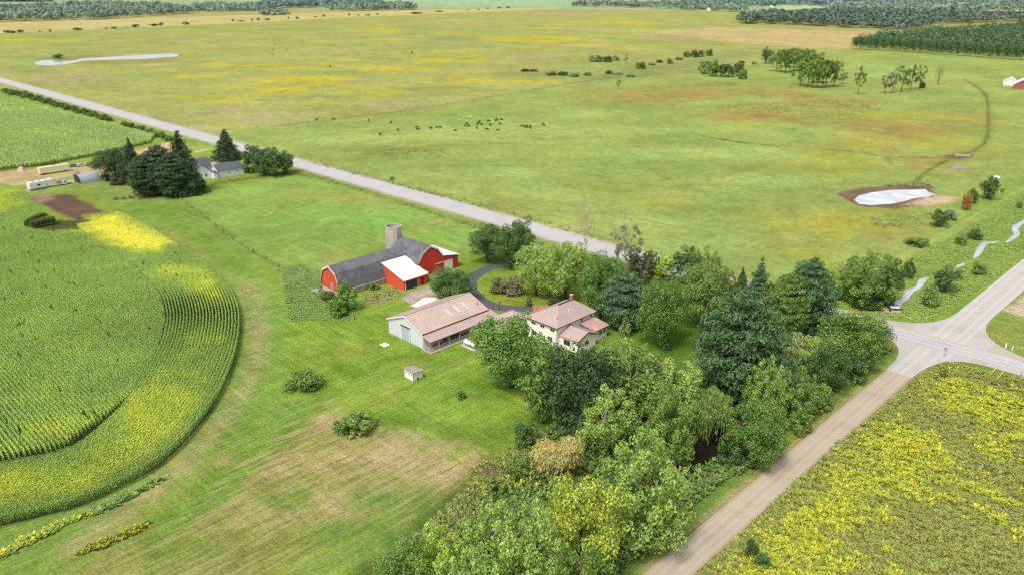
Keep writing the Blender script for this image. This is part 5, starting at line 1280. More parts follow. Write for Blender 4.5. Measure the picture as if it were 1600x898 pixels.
# low addition with gable roof
ax0, ax1, ay0, ay1 = hx1+.003, -105.4, 128.7, 135.3; aym = 132.0
MB(o).prism([(ay0,0),(ay1,0),(ay1,3.0),(aym,4.25),(ay0,3.0)], ax0, ax1, 'X').build("addition_wall", CREAM, hs)
MB(o).skin([(ay0-.35,2.93),(aym,4.35),(ay1+.35,2.93)], ax0, ax1+.35, .1, 'X').build("addition_roof", MAUVEX, hs)
m = MB(o)
for (a, b), (c, d) in (((ay0-.35,2.9),(aym,4.32)), ((aym,4.32),(ay1+.35,2.9))):
    m.add([(ax1+.36,a,b-.18),(ax1+.36,c,d-.18),(ax1+.36,c,d+.12),(ax1+.36,a,b+.12),(ax1+.41,a,b-.18),(ax1+.41,c,d-.18),(ax1+.41,c,d+.12),(ax1+.41,a,b+.12)], [(0,1,2,3),(7,6,5,4),(0,4,5,1),(1,5,6,2),(2,6,7,3),(3,7,4,0)])
m.build("addition_trim", TRIMB, hs)
window(hs, o, POSTW, -109.6, -107.6, ay0, 0, 1.0, 2.4, '-Y'); window(hs, o, WHITE, ax1, 0, 131.2, 132.8, 1.0, 2.3, '+X')
# low addition with lean-to roof
bx0, bx1, by0, by1 = hx1+.003, -106.6, 136.6, 141.0
MB(o).add([(bx0,by0,0),(bx1,by0,0),(bx1,by1,0),(bx0,by1,0),(bx0,by0,3.65),(bx1,by0,2.9),(bx1,by1,2.9),(bx0,by1,3.65)], [(0,3,2,1),(4,5,6,7),(0,1,5,4),(1,2,6,5),(2,3,7,6),(3,0,4,7)]).build("lean_to_wall", CREAM, hs)
MB(o).slab([(bx0,ay1+.4,3.78),(bx1+.45,by0-.4,2.95),(bx1+.45,by1+.4,2.95),(bx0,by1+.4,3.78)], .1).build("lean_to_roof", plain("worn_mauve_roof", (196,158,152), .6, .18, 1.0, k=0.85), hs)
MB(o).box(bx1+.43, bx1+.52, by0-.4, by1+.42, 2.7, 2.92).build("lean_to_fascia", TRIMB, hs)
window(hs, o, WHITE, bx1, 0, 138.0, 139.2, 1.1, 2.3, '+X'); window(hs, o, WHITE, bx1, 0, 139.6, 140.6, 1.1, 2.3, '+X')

# ------------------------------------------------------------------ chicken coop
o = (-122.7, 94.7, 0); cz = empty("chicken_coop", o, 0, "small white chicken coop with three little windows on the lawn", "coop")
q0, q1, w0, w1 = -124.3, -121.3, 93.4, 96.0
MB(o).add([(q0,w0,.12),(q1,w0,.12),(q1,w1,.12),(q0,w1,.12),(q0,w0,2.15),(q1,w0,2.05),(q1,w1,1.75),(q0,w1,1.75)], [(0,3,2,1),(4,5,6,7),(0,1,5,4),(1,2,6,5),(2,3,7,6),(3,0,4,7)]).build("wall", WHITE, cz)
MB(o).slab([(q0-.3,w0-.25,2.34),(q1+.18,w0-.25,2.24),(q1+.18,w1+.3,1.86),(q0-.3,w1+.3,1.86)], .08).build("roof", plain("felt_roof", (190,178,164), .9, .12, 3, stain=(150,140,130)), cz)
for x in (-123.9, -123.0, -122.1): window(cz, o, WHITE, x, x+.5, w0, 0, 1.2, 1.75, '-Y')
MB(o).box(q1-.01, q1+.04, 94.4, 94.8, .2, .65).build("hatch", DARK, cz)
m = MB(o); [m.box(a, a+.15, b, b+.15, 0, .12) for a in (q0, q1-.15) for b in (w0, w1-.15)]; m.build("skid", WOOD, cz)
MB(o).box(q1-.02, q1+.03, w0-.03, w0+.07, .12, 2.0).build("corner_board", DOORG, cz)

# ------------------------------------------------------------------ small things round the yard
def tank():
    o = (-125.5, 113.7, 0); t_ = empty("propane_tank", o, 0, "white propane tank lying on a slab beside the porch", "tank")
    L = 2.0; R = .55; prof = [(-L,.02),(-L+.02,.2),(-L+.12,.4),(-L+.3,.52),(-L+.5,R),(L-.5,R),(L-.3,.52),(L-.12,.4),(L-.02,.2),(L,.02)]
    MB().tube([(x,0,1.0) for x, _ in prof],[r_ for _, r_ in prof],16).build("vessel", WHITE, t_)
    for x in (-1.1, 1.1): MB().box(x-.12, x+.12, -.35, .35, .12, .55).build("saddle", STEEL, t_)
    MB().tube([(0,0,1.5),(0,0,1.75)],[.18,.16],10).build("valve_dome", STEEL, t_)
    MB().box(-2.4, 2.4, -1.0, .8, 0, .12).build("slab", CONC, t_)
tank()
o = (*G(601.5,538.5), 0)
tag(MB().box(-.9,.9,-.8,.8,0,.12).add([(-.75,-.65,.121),(.75,-.65,.121),(.75,.65,.121),(-.75,.65,.121)], [(0,1,2,3)]).build("well_cover", WHITE, None, o), "square white well cover set flat in the lawn", "well cover")
pad = W([(641,478.5),(657,469),(664,465),(682,465),(690,468),(674,476),(656,481)])
tag(MB().slab([(x, y, .14) for x, y in pad[::-1]], .14).build("concrete_apron", plain("white_concrete", (236,232,226), .8, .05, 1, k=.75)), "bright white concrete apron behind the pole barn", "apron", kind='thing')
m = MB(); x, y = G(779.5, 456.5); 
t_ = empty("sign_board", (x, y, 0), rad(40), "blank white board standing before the drive island shrub", "sign")
MB().box(-.75,.75,-.03,.03,.35,1.35).build("board", WHITE, t_); [MB().box(a-.05,a+.05,.035,.1,0,1.2).build("post", WOOD, t_) for a in (-.6,.6)]
x, y = G(780.5, 484); t_ = empty("light_post", (x, y, 0), 0, "short dark post lamp at the drive's bend by the barn", "lamp")
MB().tube([(0,0,0),(0,0,1.9)],[.07,.05],8).build("post", DOORG, t_); MB().tube([(0,0,1.9),(0,0,2.0),(0,0,2.25),(0,0,2.35)],[.06,.14,.16,.04],8).build("lantern", DARKGLASS, t_)
x, y = G(833, 614); tag(MB().tube([(0,0,0),(0,0,.05),(0,0,.5),(0,0,.52),(0,0,.15)],[.5,.62,.72,.66,.5],18).build("water_tub", WHITE, None, (x, y, 0)), "small white water tub under the very dark tree", "tub")
# driftwood, rocks, planks
def rock_mesh(seed, s=(1, .8, .6)):
    r_ = random.Random(seed); bm = bmesh.new(); bmesh.ops.create_icosphere(bm, subdivisions=2, radius=.5)
    for v_ in bm.verts:
        k_ = 1 + r_.uniform(-.16, .16); v_.co = Vector((v_.co.x*s[0]*k_, v_.co.y*s[1]*k_, max(-.12, v_.co.z*s[2]*k_)))
    me_ = bpy.data.meshes.new("boulder"); bm.to_mesh(me_); bm.free(); me_.materials.append(STONE); return me_
RK = [rock_mesh(i) for i in range(3)]
rr = random.Random(9)
for i in range(44):
    x, y = G(rr.gauss(1496, 8.5), rr.gauss(263, 2.2)); s = rr.uniform(.7, 1.9)
    b_ = link("boulder", RK[i % 3], None, None, (x, y, .08)); b_.scale = (s, s, s); b_.rotation_euler = (0, 0, rr.uniform(0, 6)); tag(b_, "pale boulder in the heap of field stones by the muddy cattle path", "boulder", "heap of field stones")
for px, py in ((1385,487),(1382,483),(1388,484)):
    x, y = G(px, py); b_ = link("boulder", RK[0], None, None, (x, y, .1)); b_.scale = (1.6, 1.4, 1.4); tag(b_, "grey boulder of the riprap at the culvert mouth", "boulder", "riprap at the culvert")
# culvert headwall over the stream
x, y = G(1397, 486); t_ = empty("culvert_headwall", (x, y, 0), rad(38), "pale concrete box culvert with dark rim on the stream", "culvert")
MB().box(-1.2,1.2,-1.1,-.85,0,1.1).build("side_wall", CONC, t_); MB().box(-1.2,1.2,.85,1.1,0,1.1).build("side_wall", CONC, t_)
MB().box(-1.2,1.2,-.85,.85,.85,1.05).build("top_slab", plain("pale_slab", (228,228,230), .7, .06, 1, k=.88), t_)
m = MB(); m.box(-1.3,1.3,-1.22,-1.1,.9,1.3); m.box(-1.3,1.3,1.1,1.22,.9,1.3); m.box(-1.42,-1.3,-1.22,1.22,.9,1.3); m.build("rim", DOORG, t_)
# brush pile, woodpile by the barn
x, y = G(770, 735); m = MB()
for i in range(34):
    a = rr.uniform(0, 3.14); L = rr.uniform(.6, 1.6); cx_, cy_ = rr.gauss(0, 1.2), rr.gauss(0, 1.6); z = rr.uniform(.05, .8); m.tube([(cx_-L*math.cos(a), cy_-L*math.sin(a), z), (cx_+L*math.cos(a), cy_+L*math.sin(a), z+rr.uniform(-.1,.3))], [.06,.03], 5)
tag(m.build("brush_pile", plain("dead_wood", (140,116,98), .9, .3, 4), None, (x, y, 0)), "grey-brown heap of dead branches at the stubble's edge", "brush pile")
x, y = G(494, 455); t_ = empty("feed_trough", (x, y, 0), rad(20), "pale stock trough among the weeds beyond the barn gable", "trough")
MB().box(-1.0,1.0,-.5,.5,.05,.12).build("floor", CONC, t_); [MB().box(*b).build("side_wall", CONC, t_) for b in ((-1.0,1.0,-.5,-.42,.12,.6),(-1.0,1.0,.42,.5,.12,.6),(-1.0,-.92,-.42,.42,.12,.6),(.92,1.0,-.42,.42,.12,.6))]

# fences: posts and wires
FP = plain("fence_wood", (140,116,98), .9, .2, 4)
def fence(name, pts, label, hgt=1.3, wire=True, world=False, wth=.09):
    Q = np.array(pts) if world else W(pts); e_ = empty(name, (*Q[0], 0), 0, label, "fence"); off = (*Q[0], 0)
    for p in Q: MB(off).box(p[0]-wth, p[0]+wth, p[1]-wth, p[1]+wth, 0, hgt).build("post", FP, e_)
    if wire:
        for z in (.5, .95): MB(off).tube([(*p, z * hgt / 1.2) for p in Q], [.012]*len(Q), 4).build("wire", STEEL, e_)
def along(pts, step):
    Q = smooth_line(W(pts)) if len(pts) > 2 else W(pts); s_ = np.concatenate([[0], np.cumsum(np.linalg.norm(np.diff(Q, axis=0), axis=1))]); u = np.arange(0, s_[-1], step)
    return np.stack([np.interp(u, s_, Q[:, 0]), np.interp(u, s_, Q[:, 1])], 1)
fence("wire_fence", along([(283,312),(335,352),(375,382),(420,408),(447,424)], 9.0), "old wooden post and wire fence down the hay paddock's side", world=True)
fence("wire_fence", [(480,437),(450,453),(455,473)], "three wooden fence posts in the weed patch by the barn", 1.5, wth=.11)
fence("wire_fence", [(554,499),(572,470),(589,467),(608,462)], "short post fence before the long barn's eave", 1.3, wth=.1)
fence("pasture_fence", along([(372,207),(430,198),(640,173),(800,147),(930,126)], 14), "long post and wire fence between pasture and yellow meadow", world=True)
fence("pasture_fence", along([(470,246),(600,281),(700,306),(945,374)], 9), "roadside post and wire fence of the cattle pasture", 1.2, world=True)
# ------------------------------------------------------------------ crossing: poles and signs
GALV = plain("white_post_paint", (232,228,222), .6, .06, 3, k=0.9)
x, y = G(1590.5, 604); t_ = empty("utility_pole", (x, y, 0), 0, "tall pale utility pole beside the main road at picture edge", "utility pole")
MB().tube([(0,0,0),(0,0,9.5)],[.2,.13],10).build("pole", plain("pale_pole", (226,220,212), .8, .1, 3, k=.9), t_)
MB().box(-1.2,1.2,-.26,-.14,8.7,8.86).build("crossarm", WOOD, t_)
for a in (-1.05,-.4,.4,1.05): MB().tube([(a,-.2,8.86),(a,-.2,9.0),(a,-.2,9.05)],[.05,.07,.03],8).build("insulator", GALV, t_)
MB().tube([(.32,0,6.9),(.32,0,6.95),(.32,0,7.7),(.32,0,7.78)],[.2,.26,.26,.12],12).build("transformer", STEEL, t_)
YEL = plain("yellow_plastic", (236,214,40), .5, .05, 3, k=.8)
for (a, b), lb in (((1544,589),"yellow guy-wire guard nearer the junction sign"), ((1557,593),"yellow guy-wire guard nearer the utility pole")):
    x, y = G(a, b); d = Vector((*G(a+30, b-9), 0)) - Vector((x, y, 0)); d.normalize(); t_ = empty("guy_wire_guard", (x, y, 0), 0, lb, "guy guard")
    MB().tube([(0,0,0), tuple(d*1.9+Vector((0,0,1.9)))],[.07,.07],8).build("guard", YEL, t_); MB().tube([tuple(d*1.9+Vector((0,0,1.9))), tuple(d*8.0+Vector((0,0,8.0)))],[.012,.012],4).build("wire", STEEL, t_)
for (a, b), lb in (((1571,543),"wider white cable pedestal beyond the main road"), ((1581,547.5),"narrow white marker post beyond the main road")):
    x, y = G(a, b); t_ = empty("cable_pedestal", (x, y, 0), 0, lb, "marker post"); k = .16 if a < 1575 else .1
    MB().box(-k,k,-k,k,0,1.0).build("case", GALV, t_); MB().box(-k-.03,k+.03,-k-.03,k+.03,1.0,1.08).build("cap", GALV, t_)
x, y = G(1446, 503); t_ = empty("marker_post", (x, y, 0), 0, "thin white post on the grass corner beside the side road", "sign post")
MB().tube([(0,0,0),(0,0,2.4)],[.05,.05],8).build("post", GALV, t_); MB().box(-.03,.03,-.32,.32,1.8,2.42).build("plate", STEEL, t_)
x, y = G(1475, 556.5); t_ = empty("road_sign", (x, y, 0), rad(20), "small red and white road sign at the lane's corner", "road sign")
MB().box(-.04,.04,.03,.11,0,2.2).build("post", STEEL, t_)
oc = [(.38*math.cos(math.pi/8+i*math.pi/4), 1.95+.38*math.sin(math.pi/8+i*math.pi/4)) for i in range(8)]
MB().prism(oc, -.012, .012, 'Y').build("plate", plain("sign_red", (206,104,104), .5, .05, 3), t_)
ring = [(a*1.08, 1.95+(b-1.95)*1.08) for a, b in oc]; MB().prism(ring, .014, .024, 'Y').build("backing", GALV, t_)
MB().box(-.3,.3,-.02,-.014,1.9,2.0).build("white_band", GALV, t_)
x, y = G(1503,246); t_ = empty("stock_gate", (x, y, 0), rad(30), "broken white gate rails at the muddy cattle crossing", "gate")
[MB().box(-3,3,-.05,.05,z,z+.14).build("rail", GALV, t_) for z in (.5,.9,1.3)]; [MB().box(a-.08,a+.08,-.08,.08,0,1.5).build("post", WOOD, t_) for a in (-3.1,0,3.1)]
x, y = G(1557,279.5); t_ = empty("white_tank", (x, y, 0), 0, "white stock tank behind the dark lone tree near the pond", "tank"); MB().tube([(0,0,0),(0,0,1.0),(0,0,1.05)],[1.2,1.25,1.1],16).build("vessel", WHITE, t_)

# ------------------------------------------------------------------ neighbour's farm
def veh_axis(a, b):
    A_, B_ = np.array(G(*a)), np.array(G(*b)); d_ = B_ - A_; return (A_ + B_) / 2, math.atan2(d_[1], d_[0]), np.linalg.norm(d_)
def hull(sections, th=0):
    """Body lofted along x from (x, half-width, z0, z1) sections."""
    m_ = MB(); vs = []; fs = []
    for x_, w_, a, b in sections: vs += [(x_,-w_,a),(x_,w_,a),(x_,w_*.94,b),(x_,-w_*.94,b)]
    n = len(sections)
    for i in range(n-1):
        for j in range(4): fs.append((4*i+j, 4*i+(j+1) % 4, 4*i+4+(j+1) % 4, 4*i+4+j))
    fs += [(0,3,2,1), tuple(4*(n-1)+j for j in range(4))]
    return m_.add(vs, fs)
def wheels(t_, xs_, hw, R=.34):
    for x_ in xs_:
        for s_ in (-1, 1):
            w_ = MB().tube([(x_, s_*(hw-.2), R), (x_, s_*hw, R)], [R, R], 14).build("wheel", RUBBER, t_)
            MB().tube([(x_, s_*(hw-.02), R), (x_, s_*(hw+.015), R)], [R*.55, R*.5], 10).build("rim", STEEL, w_)
def car(px, py, ang_, rgb, label, kind="parked_car", pickup=False, loc=None):
    x_, y_ = loc or G(px, py); t_ = empty(kind, (x_, y_, 0), ang_, label, "pickup" if pickup else "car"); P = plain("car_paint_%d_%d_%d" % rgb, rgb, .3, .04, 2, spec=.5)
    if pickup:
        hull([(-2.8,.92,.45,1.05),(-2.75,.95,.4,1.1),(-.55,.97,.38,1.12),(1.0,.97,.38,1.12),(2.5,.93,.4,1.05),(2.8,.84,.5,.95)]).build("body", P, t_)
        hull([(-.5,.9,1.1,1.12),(-.35,.86,1.1,1.75),(.75,.84,1.1,1.78),(1.35,.88,1.1,1.13)]).build("cab", P, t_)
        hull([(-.32,.875,1.2,1.62),(.72,.865,1.2,1.64),(1.1,.88,1.16,1.3)]).build("side_window", DARKGLASS, t_)
        MB().box(-2.68,-.6,-.78,.78,1.1,1.14).build("bed", DARK, t_); MB().box(-2.4,-.8,-.6,.6,1.14,1.5).build("load", RUST, t_); wheels(t_, (-1.75, 1.8), .96, .4)
    else:
        hull([(-2.25,.74,.42,.85),(-2.15,.84,.32,.95),(-1.3,.9,.28,1.0),(.9,.9,.28,.98),(2.0,.84,.32,.8),(2.25,.7,.42,.68)]).build("body", P, t_)
        hull([(-1.95,.74,.93,.98),(-1.15,.7,.95,1.42),(.1,.7,.95,1.45),(1.0,.76,.93,.98)]).build("roof", P, t_)
        hull([(-1.6,.765,1.0,1.14),(-1.1,.745,1.0,1.36),(.12,.745,1.0,1.37),(.75,.77,1.0,1.08)]).build("side_window", DARKGLASS, t_)
        wheels(t_, (-1.4, 1.35), .9)
    return t_
GA = rad(90)
car(117,261,rad(70),(120,128,150),"dark grey-blue car first in the row, beside the yellow trailer")
car(129.5,260,rad(82),(220,220,216),"white car in the middle of the parked row")
car(141,258.5,rad(85),(196,176,118),"tan car last in the parked row, nearest the trees")
car(166,277,rad(95),(96,74,70),"maroon car parked under the broadleaf tree")
car(181,277.5,rad(60),(204,206,206),"white car half hidden under the broadleaf trees")
c_, a_, L_ = veh_axis((88,290.5),(113,286.5)); car(0,0,a_,(232,232,232),"white pickup truck with loaded bed hitched before the camper trailer","pickup_truck",True,tuple(c_))
c_, a_, L_ = veh_axis((45,298.5),(86,290.5)); L_ = 10.2; t_ = empty("camper_trailer", (*c_, 0), a_, "long white camper trailer parked behind the pickup", "trailer")
h2 = L_/2; hull([(-h2,1.18,.7,3.0),(-h2+.15,1.25,.6,3.2),(h2-.7,1.25,.6,3.25),(h2-.15,1.22,.8,3.0),(h2,1.1,1.2,2.4)]).build("body", WHITE, t_)
for a in (-3.0,-.4,2.4): MB().box(a-.3,a+.3,-.3,.3,3.26,3.45).build("roof_vent", STEEL, t_)
wheels(t_, (-1.1,-.2,.7), 1.2, .36); MB().tube([(h2-.1,.5,.6),(h2+1.3,0,.6)],[.05,.05],6).build("hitch", DOORG, t_); MB().box(-2,-.8,-1.275,-1.25,1.6,2.2).build("window", DARKGLASS, t_); MB().box(1.4,2.1,-1.275,-1.25,.9,2.7).build("door", GREYSIDE, t_)
c_, a_, L_ = veh_axis((64,273.5),(107,267)); t_ = empty("box_trailer", (*c_, 0), a_, "long pale yellow box trailer beside the upper corn", "trailer"); h2 = 6.2; PY = ribbed("pale_yellow_panel", (232,224,176), 'X', 1.2, .6, .06, .05, k=0.85)
hull([(-h2,1.2,.8,3.1),(-h2+.1,1.27,.75,3.2),(h2-.1,1.27,.75,3.2),(h2,1.2,.8,3.1)]).build("body", PY, t_); MB().box(-h2+.1,h2-.1,-1.1,1.1,3.2,3.26).build("roof", PY, t_); wheels(t_, (-4.6,-3.6), 1.2, .45); MB().box(4.2,4.4,-.8,.8,0,.75).build("landing_leg", DOORG, t_)
c_, a_, L_ = veh_axis((124,286),(151,281)); t_ = empty("quonset_hut", (*c_, 0), a_, "rounded grey steel quonset hut with dark end", "hut"); n = 18
arc = [(3.1*math.cos(math.pi*i/n), 3.5*math.sin(math.pi*i/n)) for i in range(n+1)]
m = MB(); m.skin([(u, z) for u, z in arc], -4.2, 4.2, .05, 'X'); m.build("shell", ribbed("quonset_steel", (176,190,198), 'X', .6, .45, .2, .1, k=0.8), t_)
MB().prism(arc, -4.0, -3.9, 'X').build("end_wall", plain("dark_green_end", (62,84,74), .8, .15, 2), t_); MB().prism(arc, 3.9, 4.0, 'X').build("end_wall", STEEL, t_)
def implement(px, py, s, label, name="farm_implement", mat=RUST):
    x_, y_ = G(px, py); t_ = empty(name, (x_, y_, 0), rr.uniform(0, 3), label, "farm machine")
    MB().box(-1.4*s,1.4*s,-.5*s,.5*s,.5,.9*s+.3).build("frame", mat, t_); hull([(-.4*s,.5*s,.9*s+.3,1.9*s),(.5*s,.5*s,.9*s+.3,2.0*s),(.9*s,.4*s,.9*s+.3,1.2*s)]).build("hopper", mat, t_); wheels(t_, (-1.0*s,1.0*s), .75*s, .45*s)
PINK = plain("faded_red_paint", (206,160,150), .7, .2, 2)
implement(83,258,1.0,"rust-pink farm implement behind the yellow trailer"); implement(121,275,1.0,"faded red tractor beside the quonset hut","old_tractor",PINK); implement(57,288,.8,"low rusty hay wagon behind the camper","hay_wagon"); implement(168,283,.8,"dark machinery beside the quonset hut's far end","farm_implement",DOORG)
x, y = G(34,267); m = MB(); vs = [(0,0,2.0)]; N_ = 12
for k_ in range(2): vs += [((1.3+k_)*math.cos(2*math.pi*i/N_)*rr.uniform(.85,1.15), (1.3+k_)*.8*math.sin(2*math.pi*i/N_)*rr.uniform(.85,1.15), 1.5 if k_ == 0 else 0) for i in range(N_)]
m.add(vs, [(0,1+i,1+(i+1) % N_) for i in range(N_)] + [(1+i,1+N_+i,1+N_+(i+1) % N_,1+(i+1) % N_) for i in range(N_)]); tag(m.build("gravel_heap", plain("pinkish_gravel", (214,186,168), .9, .2, 3), None, (x, y, 0)), "pale pinkish gravel heap against the upper corn", "heap")
# house and garage, long side along Y
NW = ribbed("white_siding", (236,238,242), 'Z', .25, .6, .05, .03, k=.95)
gx, gy = G(342.5, 278.5); gl = G(379, 270.5)[1] - gy; o = (gx-4, gy+gl/2, 0)
g = empty("garage", o, 0, "long white garage with grey roof beside the arborvitae", "garage"); x0, x1, y0, y1 = gx-8.5, gx, gy, gy+gl; xm = (x0+x1)/2
MB(o).prism([(x0,0),(x1,0),(x1,3.0),(xm,5.0),(x0,3.0)], y0, y1, 'Y').build("wall", NW, g)
MB(o).skin([(x0-.4,2.87),(xm,5.08),(x1+.4,2.87)], y0-.35, y1+.35, .1, 'Y').build("roof", GREYROOF, g)
for y in (y0+4.2, y0+8.2): window(g, o, WHITE, x1, 0, y, y+1.1, 1.5, 2.1, '+X')
m = MB(o)
for (a, b), (c, d) in (((x0-.4,2.85),(xm,5.06)), ((xm,5.06),(x1+.4,2.85))): m.add([(a,y0-.42,b-.18),(c,y0-.42,d-.18),(c,y0-.42,d+.12),(a,y0-.42,b+.12),(a,y0-.36,b-.18),(c,y0-.36,d-.18),(c,y0-.36,d+.12),(a,y0-.36,b+.12)], [(0,1,2,3),(7,6,5,4),(0,4,5,1),(1,5,6,2),(2,6,7,3),(3,7,4,0)])
m.build("gable_trim", WHITE, g)
x, y = G(385, 270.5); t_ = empty("fence_panel", (x, y, 0), rad(80), "dark slatted panel at the garage corner by the arborvitae", "panel"); MB().box(-1.6,1.6,-.05,.05,.15,2.2).build("panel", DARK, t_); [MB().box(a-.06,a+.06,-.1,.1,0,2.3).build("post", WHITE, t_) for a in (-1.66,0,1.66)]
nx, ny = G(333, 279.5); o = (nx-4, ny-4, 0); h = empty("white_house", o, 0, "white house with grey cross-gable roof behind the tall spruces", "house")
x0, x1, y0, y1 = nx-9, nx-1.0, ny-8.0, ny; ym = (y0+y1)/2
MB(o).prism([(y0,0),(y1,0),(y1,3.6),(ym,6.6),(y0,3.6)], x0, x1, 'X').build("wall", NW, h)
MB(o).skin([(y0-.4,3.4),(ym,6.7),(y1+.4,3.4)], x0-.4, x1+.4, .12, 'X').build("roof", GREYROOF, h)
xq = (x0+x1)/2 - 4; MB(o).prism([(xq-3.6,0),(xq+3.6,0),(xq+3.6,4.4),(xq,7.6),(xq-3.6,4.4)], y0-2, y1+2.5, 'Y').build("cross_wall", NW, h); MB(o).skin([(xq-4,4.15),(xq,7.7),(xq+4,4.15)], y0-2.3, y1+2.9, .12, 'Y').build("cross_roof", GREYROOF, h)
window(h, o, WHITE, x1, 0, ym+1.2, ym+2.2, 1.2, 2.5, '+X'); window(h, o, WHITE, x1, 0, ym-2.4, ym-1.4, 1.2, 2.5, '+X')
MB(o).box(x1-.5, x1+2.2, y1+.01, y1+1.8, 0, 2.6).build("porch_wall", NW, h); MB(o).slab([(x1-.6,y1,3.1),(x1+2.5,y1,2.7),(x1+2.5,y1+2.1,2.7),(x1-.6,y1+2.1,3.1)],.1).build("porch_roof", GREYROOF, h)
x, y = G(240, 262); o = (x, y, 0); s_ = empty("white_shed", o, 0, "white shed glimpsed between the neighbour's spruces", "shed"); MB().prism([(-4,0),(4,0),(4,3),(0,5),(-4,3)],-6,6,'Y').build("wall", NW, s_); MB().skin([(-4.4,2.8),(0,5.1),(4.4,2.8)],-6.3,6.3,.1,'Y').build("roof", WROOF, s_)
x, y = G(202, 262); s_ = empty("white_shed", (x, y, 0), 0, "white shed seen through the broadleaf tree's trunk", "shed"); MB().prism([(-3,0),(3,0),(3,2.6),(0,4.2),(-3,2.6)],-5,5,'Y').build("wall", NW, s_); MB().skin([(-3.4,2.4),(0,4.3),(3.4,2.4)],-5.3,5.3,.1,'Y').build("roof", WROOF, s_)
# ------------------------------------------------------------------ far buildings
x, y = G(1577, 133); f_ = empty("pale_barn", (x, y, 0), rad(12), "small far pale barn with white roof at the pasture's end", "barn")
MB().prism([(-4.5,0),(4.5,0),(4.5,3),(0,6),(-4.5,3)],-7,7,'Y').build("wall", WHITE, f_); MB().skin([(-5,2.8),(0,6.1),(5,2.8)],-7.4,7.4,.12,'Y').build("roof", WROOF, f_); MB().box(4.5,4.56,-2,2,0,2.6).build("door", DOORG, f_)
x, y = G(1596, 138); f_ = empty("far_red_barn", (x, y, 0), rad(12), "far red barn with white roof and white doors at picture edge", "barn")
MB().prism([(-5.5,0),(5.5,0),(5.5,3.4),(0,7),(-5.5,3.4)],-11,11,'Y').build("wall", plain("faded_far_red", (176,112,104), .8, .1, 2), f_); MB().skin([(-6,3.2),(0,7.1),(6,3.2)],-11.5,11.5,.12,'Y').build("roof", WROOF, f_)
for a in (-9, 0.5, 4): MB().box(5.5,5.58,a,a+1.6,0,2.8).build("door", WHITE, f_)
for px, py, s, lb in ((1107,17,9,"white farmhouse with bright gable on the skyline tree line"),(1166,15,8,"pale farm building among skyline trees, past the white farmhouse"),(1523,14,12,"white barn on the skyline field over the plantation"),(1205,13,8,"cream farm building on the skyline nearest the dark broad wood")):
    x, y = G(px, py); f_ = empty("far_farmhouse", (x, y, 0), rad(40), lb, "house"); MB().prism([(-s/2,0),(s/2,0),(s/2,s*.6),(0,s),(-s/2,s*.6)],-s*.7,s*.7,'Y').build("wall", WHITE, f_); MB().skin([(-s*.55,s*.55),(0,s*1.02),(s*.55,s*.55)],-s*.75,s*.75,.3,'Y').build("roof", WROOF, f_)
    MB().box(s/2,s/2+.1,-1,1,1,3).build("window", DARKGLASS, f_)

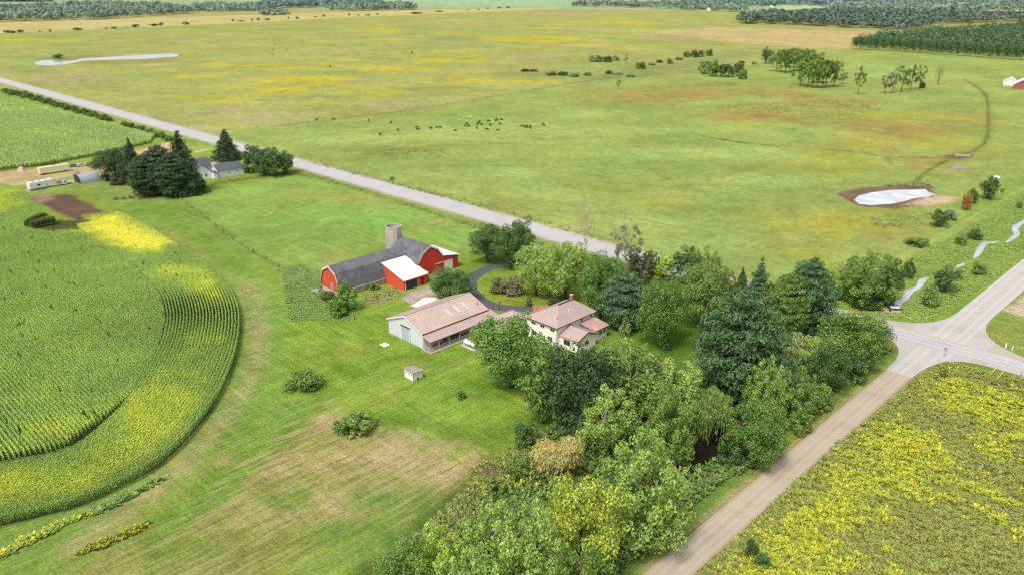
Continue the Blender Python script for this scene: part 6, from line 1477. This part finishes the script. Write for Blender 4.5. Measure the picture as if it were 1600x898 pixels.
# ------------------------------------------------------------------ cattle
def cow_mesh(name, grazing, lying=False):
    J = dict(hip=(-.75,0,1.08), loin=(-.3,0,1.12), ribs=(.2,0,1.06), sh=(.62,0,1.1), nk=(.95,0,1.15 if not grazing else .98), hd=(1.28,0,1.42) if not grazing else (1.3,0,.55), mz=(1.62,0,1.22) if not grazing else (1.42,0,.18), tail=(-.98,0,1.0), tt=(-1.05,0,.45))
    Rr = dict(hip=.3, loin=.36, ribs=.4, sh=.33, nk=.19, hd=.15, mz=.09, tail=.06, tt=.035)
    E = [('hip','loin'),('loin','ribs'),('ribs','sh'),('sh','nk'),('nk','hd'),('hd','mz'),('hip','tail'),('tail','tt')]
    dz = -.62 if lying else 0
    for s, y in (('l',.24),('r',-.24)):
        if lying:
            J.update({'f'+s:(.62,y*1.5,.85),'g'+s:(.95,y*1.6,.72),'h'+s:(-.7,y*1.6,.85),'i'+s:(-.3,y*1.9,.72)}); Rr.update({'f'+s:.13,'g'+s:.07,'h'+s:.18,'i'+s:.08}); E += [('sh','f'+s),('f'+s,'g'+s),('hip','h'+s),('h'+s,'i'+s)]
        else:
            J.update({'f'+s:(.6,y,.72),'k'+s:(.6,y,.4),'p'+s:(.6,y,.03),'h'+s:(-.72,y,.78),'q'+s:(-.92,y,.48),'o'+s:(-.82,y,.03)}); Rr.update({'f'+s:.13,'k'+s:.075,'p'+s:.07,'h'+s:.19,'q'+s:.085,'o'+s:.07})
            E += [('sh','f'+s),('f'+s,'k'+s),('k'+s,'p'+s),('hip','h'+s),('h'+s,'q'+s),('q'+s,'o'+s)]
        J['e'+s] = tuple(np.array(J['hd']) + [-.06, y*.9, .08]); Rr['e'+s] = .035; E += [('hd','e'+s)]
    ks = list(J); me_ = bpy.data.meshes.new(name); me_.from_pydata([(a, b, c+dz) for a, b, c in J.values()], [(ks.index(a), ks.index(b)) for a, b in E], [])
    ob = bpy.data.objects.new(name, me_); col0.objects.link(ob); ob.modifiers.new("s", 'SKIN'); sv = me_.skin_vertices[0].data
    for i, k_ in enumerate(ks): sv[i].radius = (Rr[k_], Rr[k_]); sv[i].use_root = (k_ == 'hip')
    ss_ = ob.modifiers.new("u", 'SUBSURF'); ss_.levels = ss_.render_levels = 1
    dg = bpy.context.evaluated_depsgraph_get(); res = bpy.data.meshes.new_from_object(ob.evaluated_get(dg)); bpy.data.objects.remove(ob); bpy.data.meshes.remove(me_)
    res.name = name; return res
mc, tc_, bc = newmat("cow_hide"); oi = tc_.nodes.new("ShaderNodeObjectInfo")
tc_.links.new(mixc(tc_, oi.outputs['Color'], (.5, .48, .45, 1), rng(tc_, noise(tc_, pos(tc_, obj=True), 1.6, 2), .66, .72, 0, .06)), bc.inputs['Base Color']); bc.inputs['Roughness'].default_value = .6
COWS = [cow_mesh("cow", True), cow_mesh("cow", False), cow_mesh("cow", False, True)]
for c_ in COWS: c_.materials.clear(); c_.materials.append(mc)
BLK, TAN, WHT = (.012,.011,.01,1), (.35,.26,.16,1), (.5,.48,.42,1)
def cow(px, py, kind, c, label, group=None):
    x_, y_ = G(px, py); b_ = link("cow", COWS[kind], None, None, (x_, y_, 0)); b_.rotation_euler = (0, 0, rr.uniform(0, 6.28)); b_.scale = (1.02,)*3; b_.color = c; tag(b_, label, "cow", group)
for px, py, lb in ((495,189,"black cow by the meadow fence, nearest the main road"),(521,188,"second black cow along the meadow fence"),(576,190,"black cow alone between fence and herd"),(611,193,"black cow alone on open grass, short of the herd"),(594,212,"black cow grazing by itself, closest to the road"),(622,205,"black calf just ahead of the herd's scattered edge")):
    cow(px, py, rr.choice((0, 0, 1)), BLK, lb)
for px, py in ((651,201),(653,204),(673,202),(682,200),(687,201),(712,204.5),(727,199),(730,195.5),(733,198),(745,201.5),(761,204),(778,204),(746,196),(749,192.5),(753,195.5),(763,191),(766,197),(774,190),(777,189),(781,195.5),(784,188),(816,199),(821,200),(824,200),(828,199),(829,202),(849,197)):
    cow(px, py, rr.choice((0, 0, 1, 2)), BLK, "black cow in the herd spread across the pasture's middle", "herd of black cows")
for px, py in ((695,201),(718,190),(735,186),(769,194),(836,197),(841,196)):
    cow(px, py, rr.choice((0, 1)), WHT, "pale cream cow among the black herd", "pale cows among the herd")
for px, py in ((421,84),(426,86),(430,71),(436,74),(427,79),(449,80)):
    cow(px, py, rr.choice((0, 1)), BLK, "tiny dark cow far off in the yellow meadow", "far cows in the meadow")
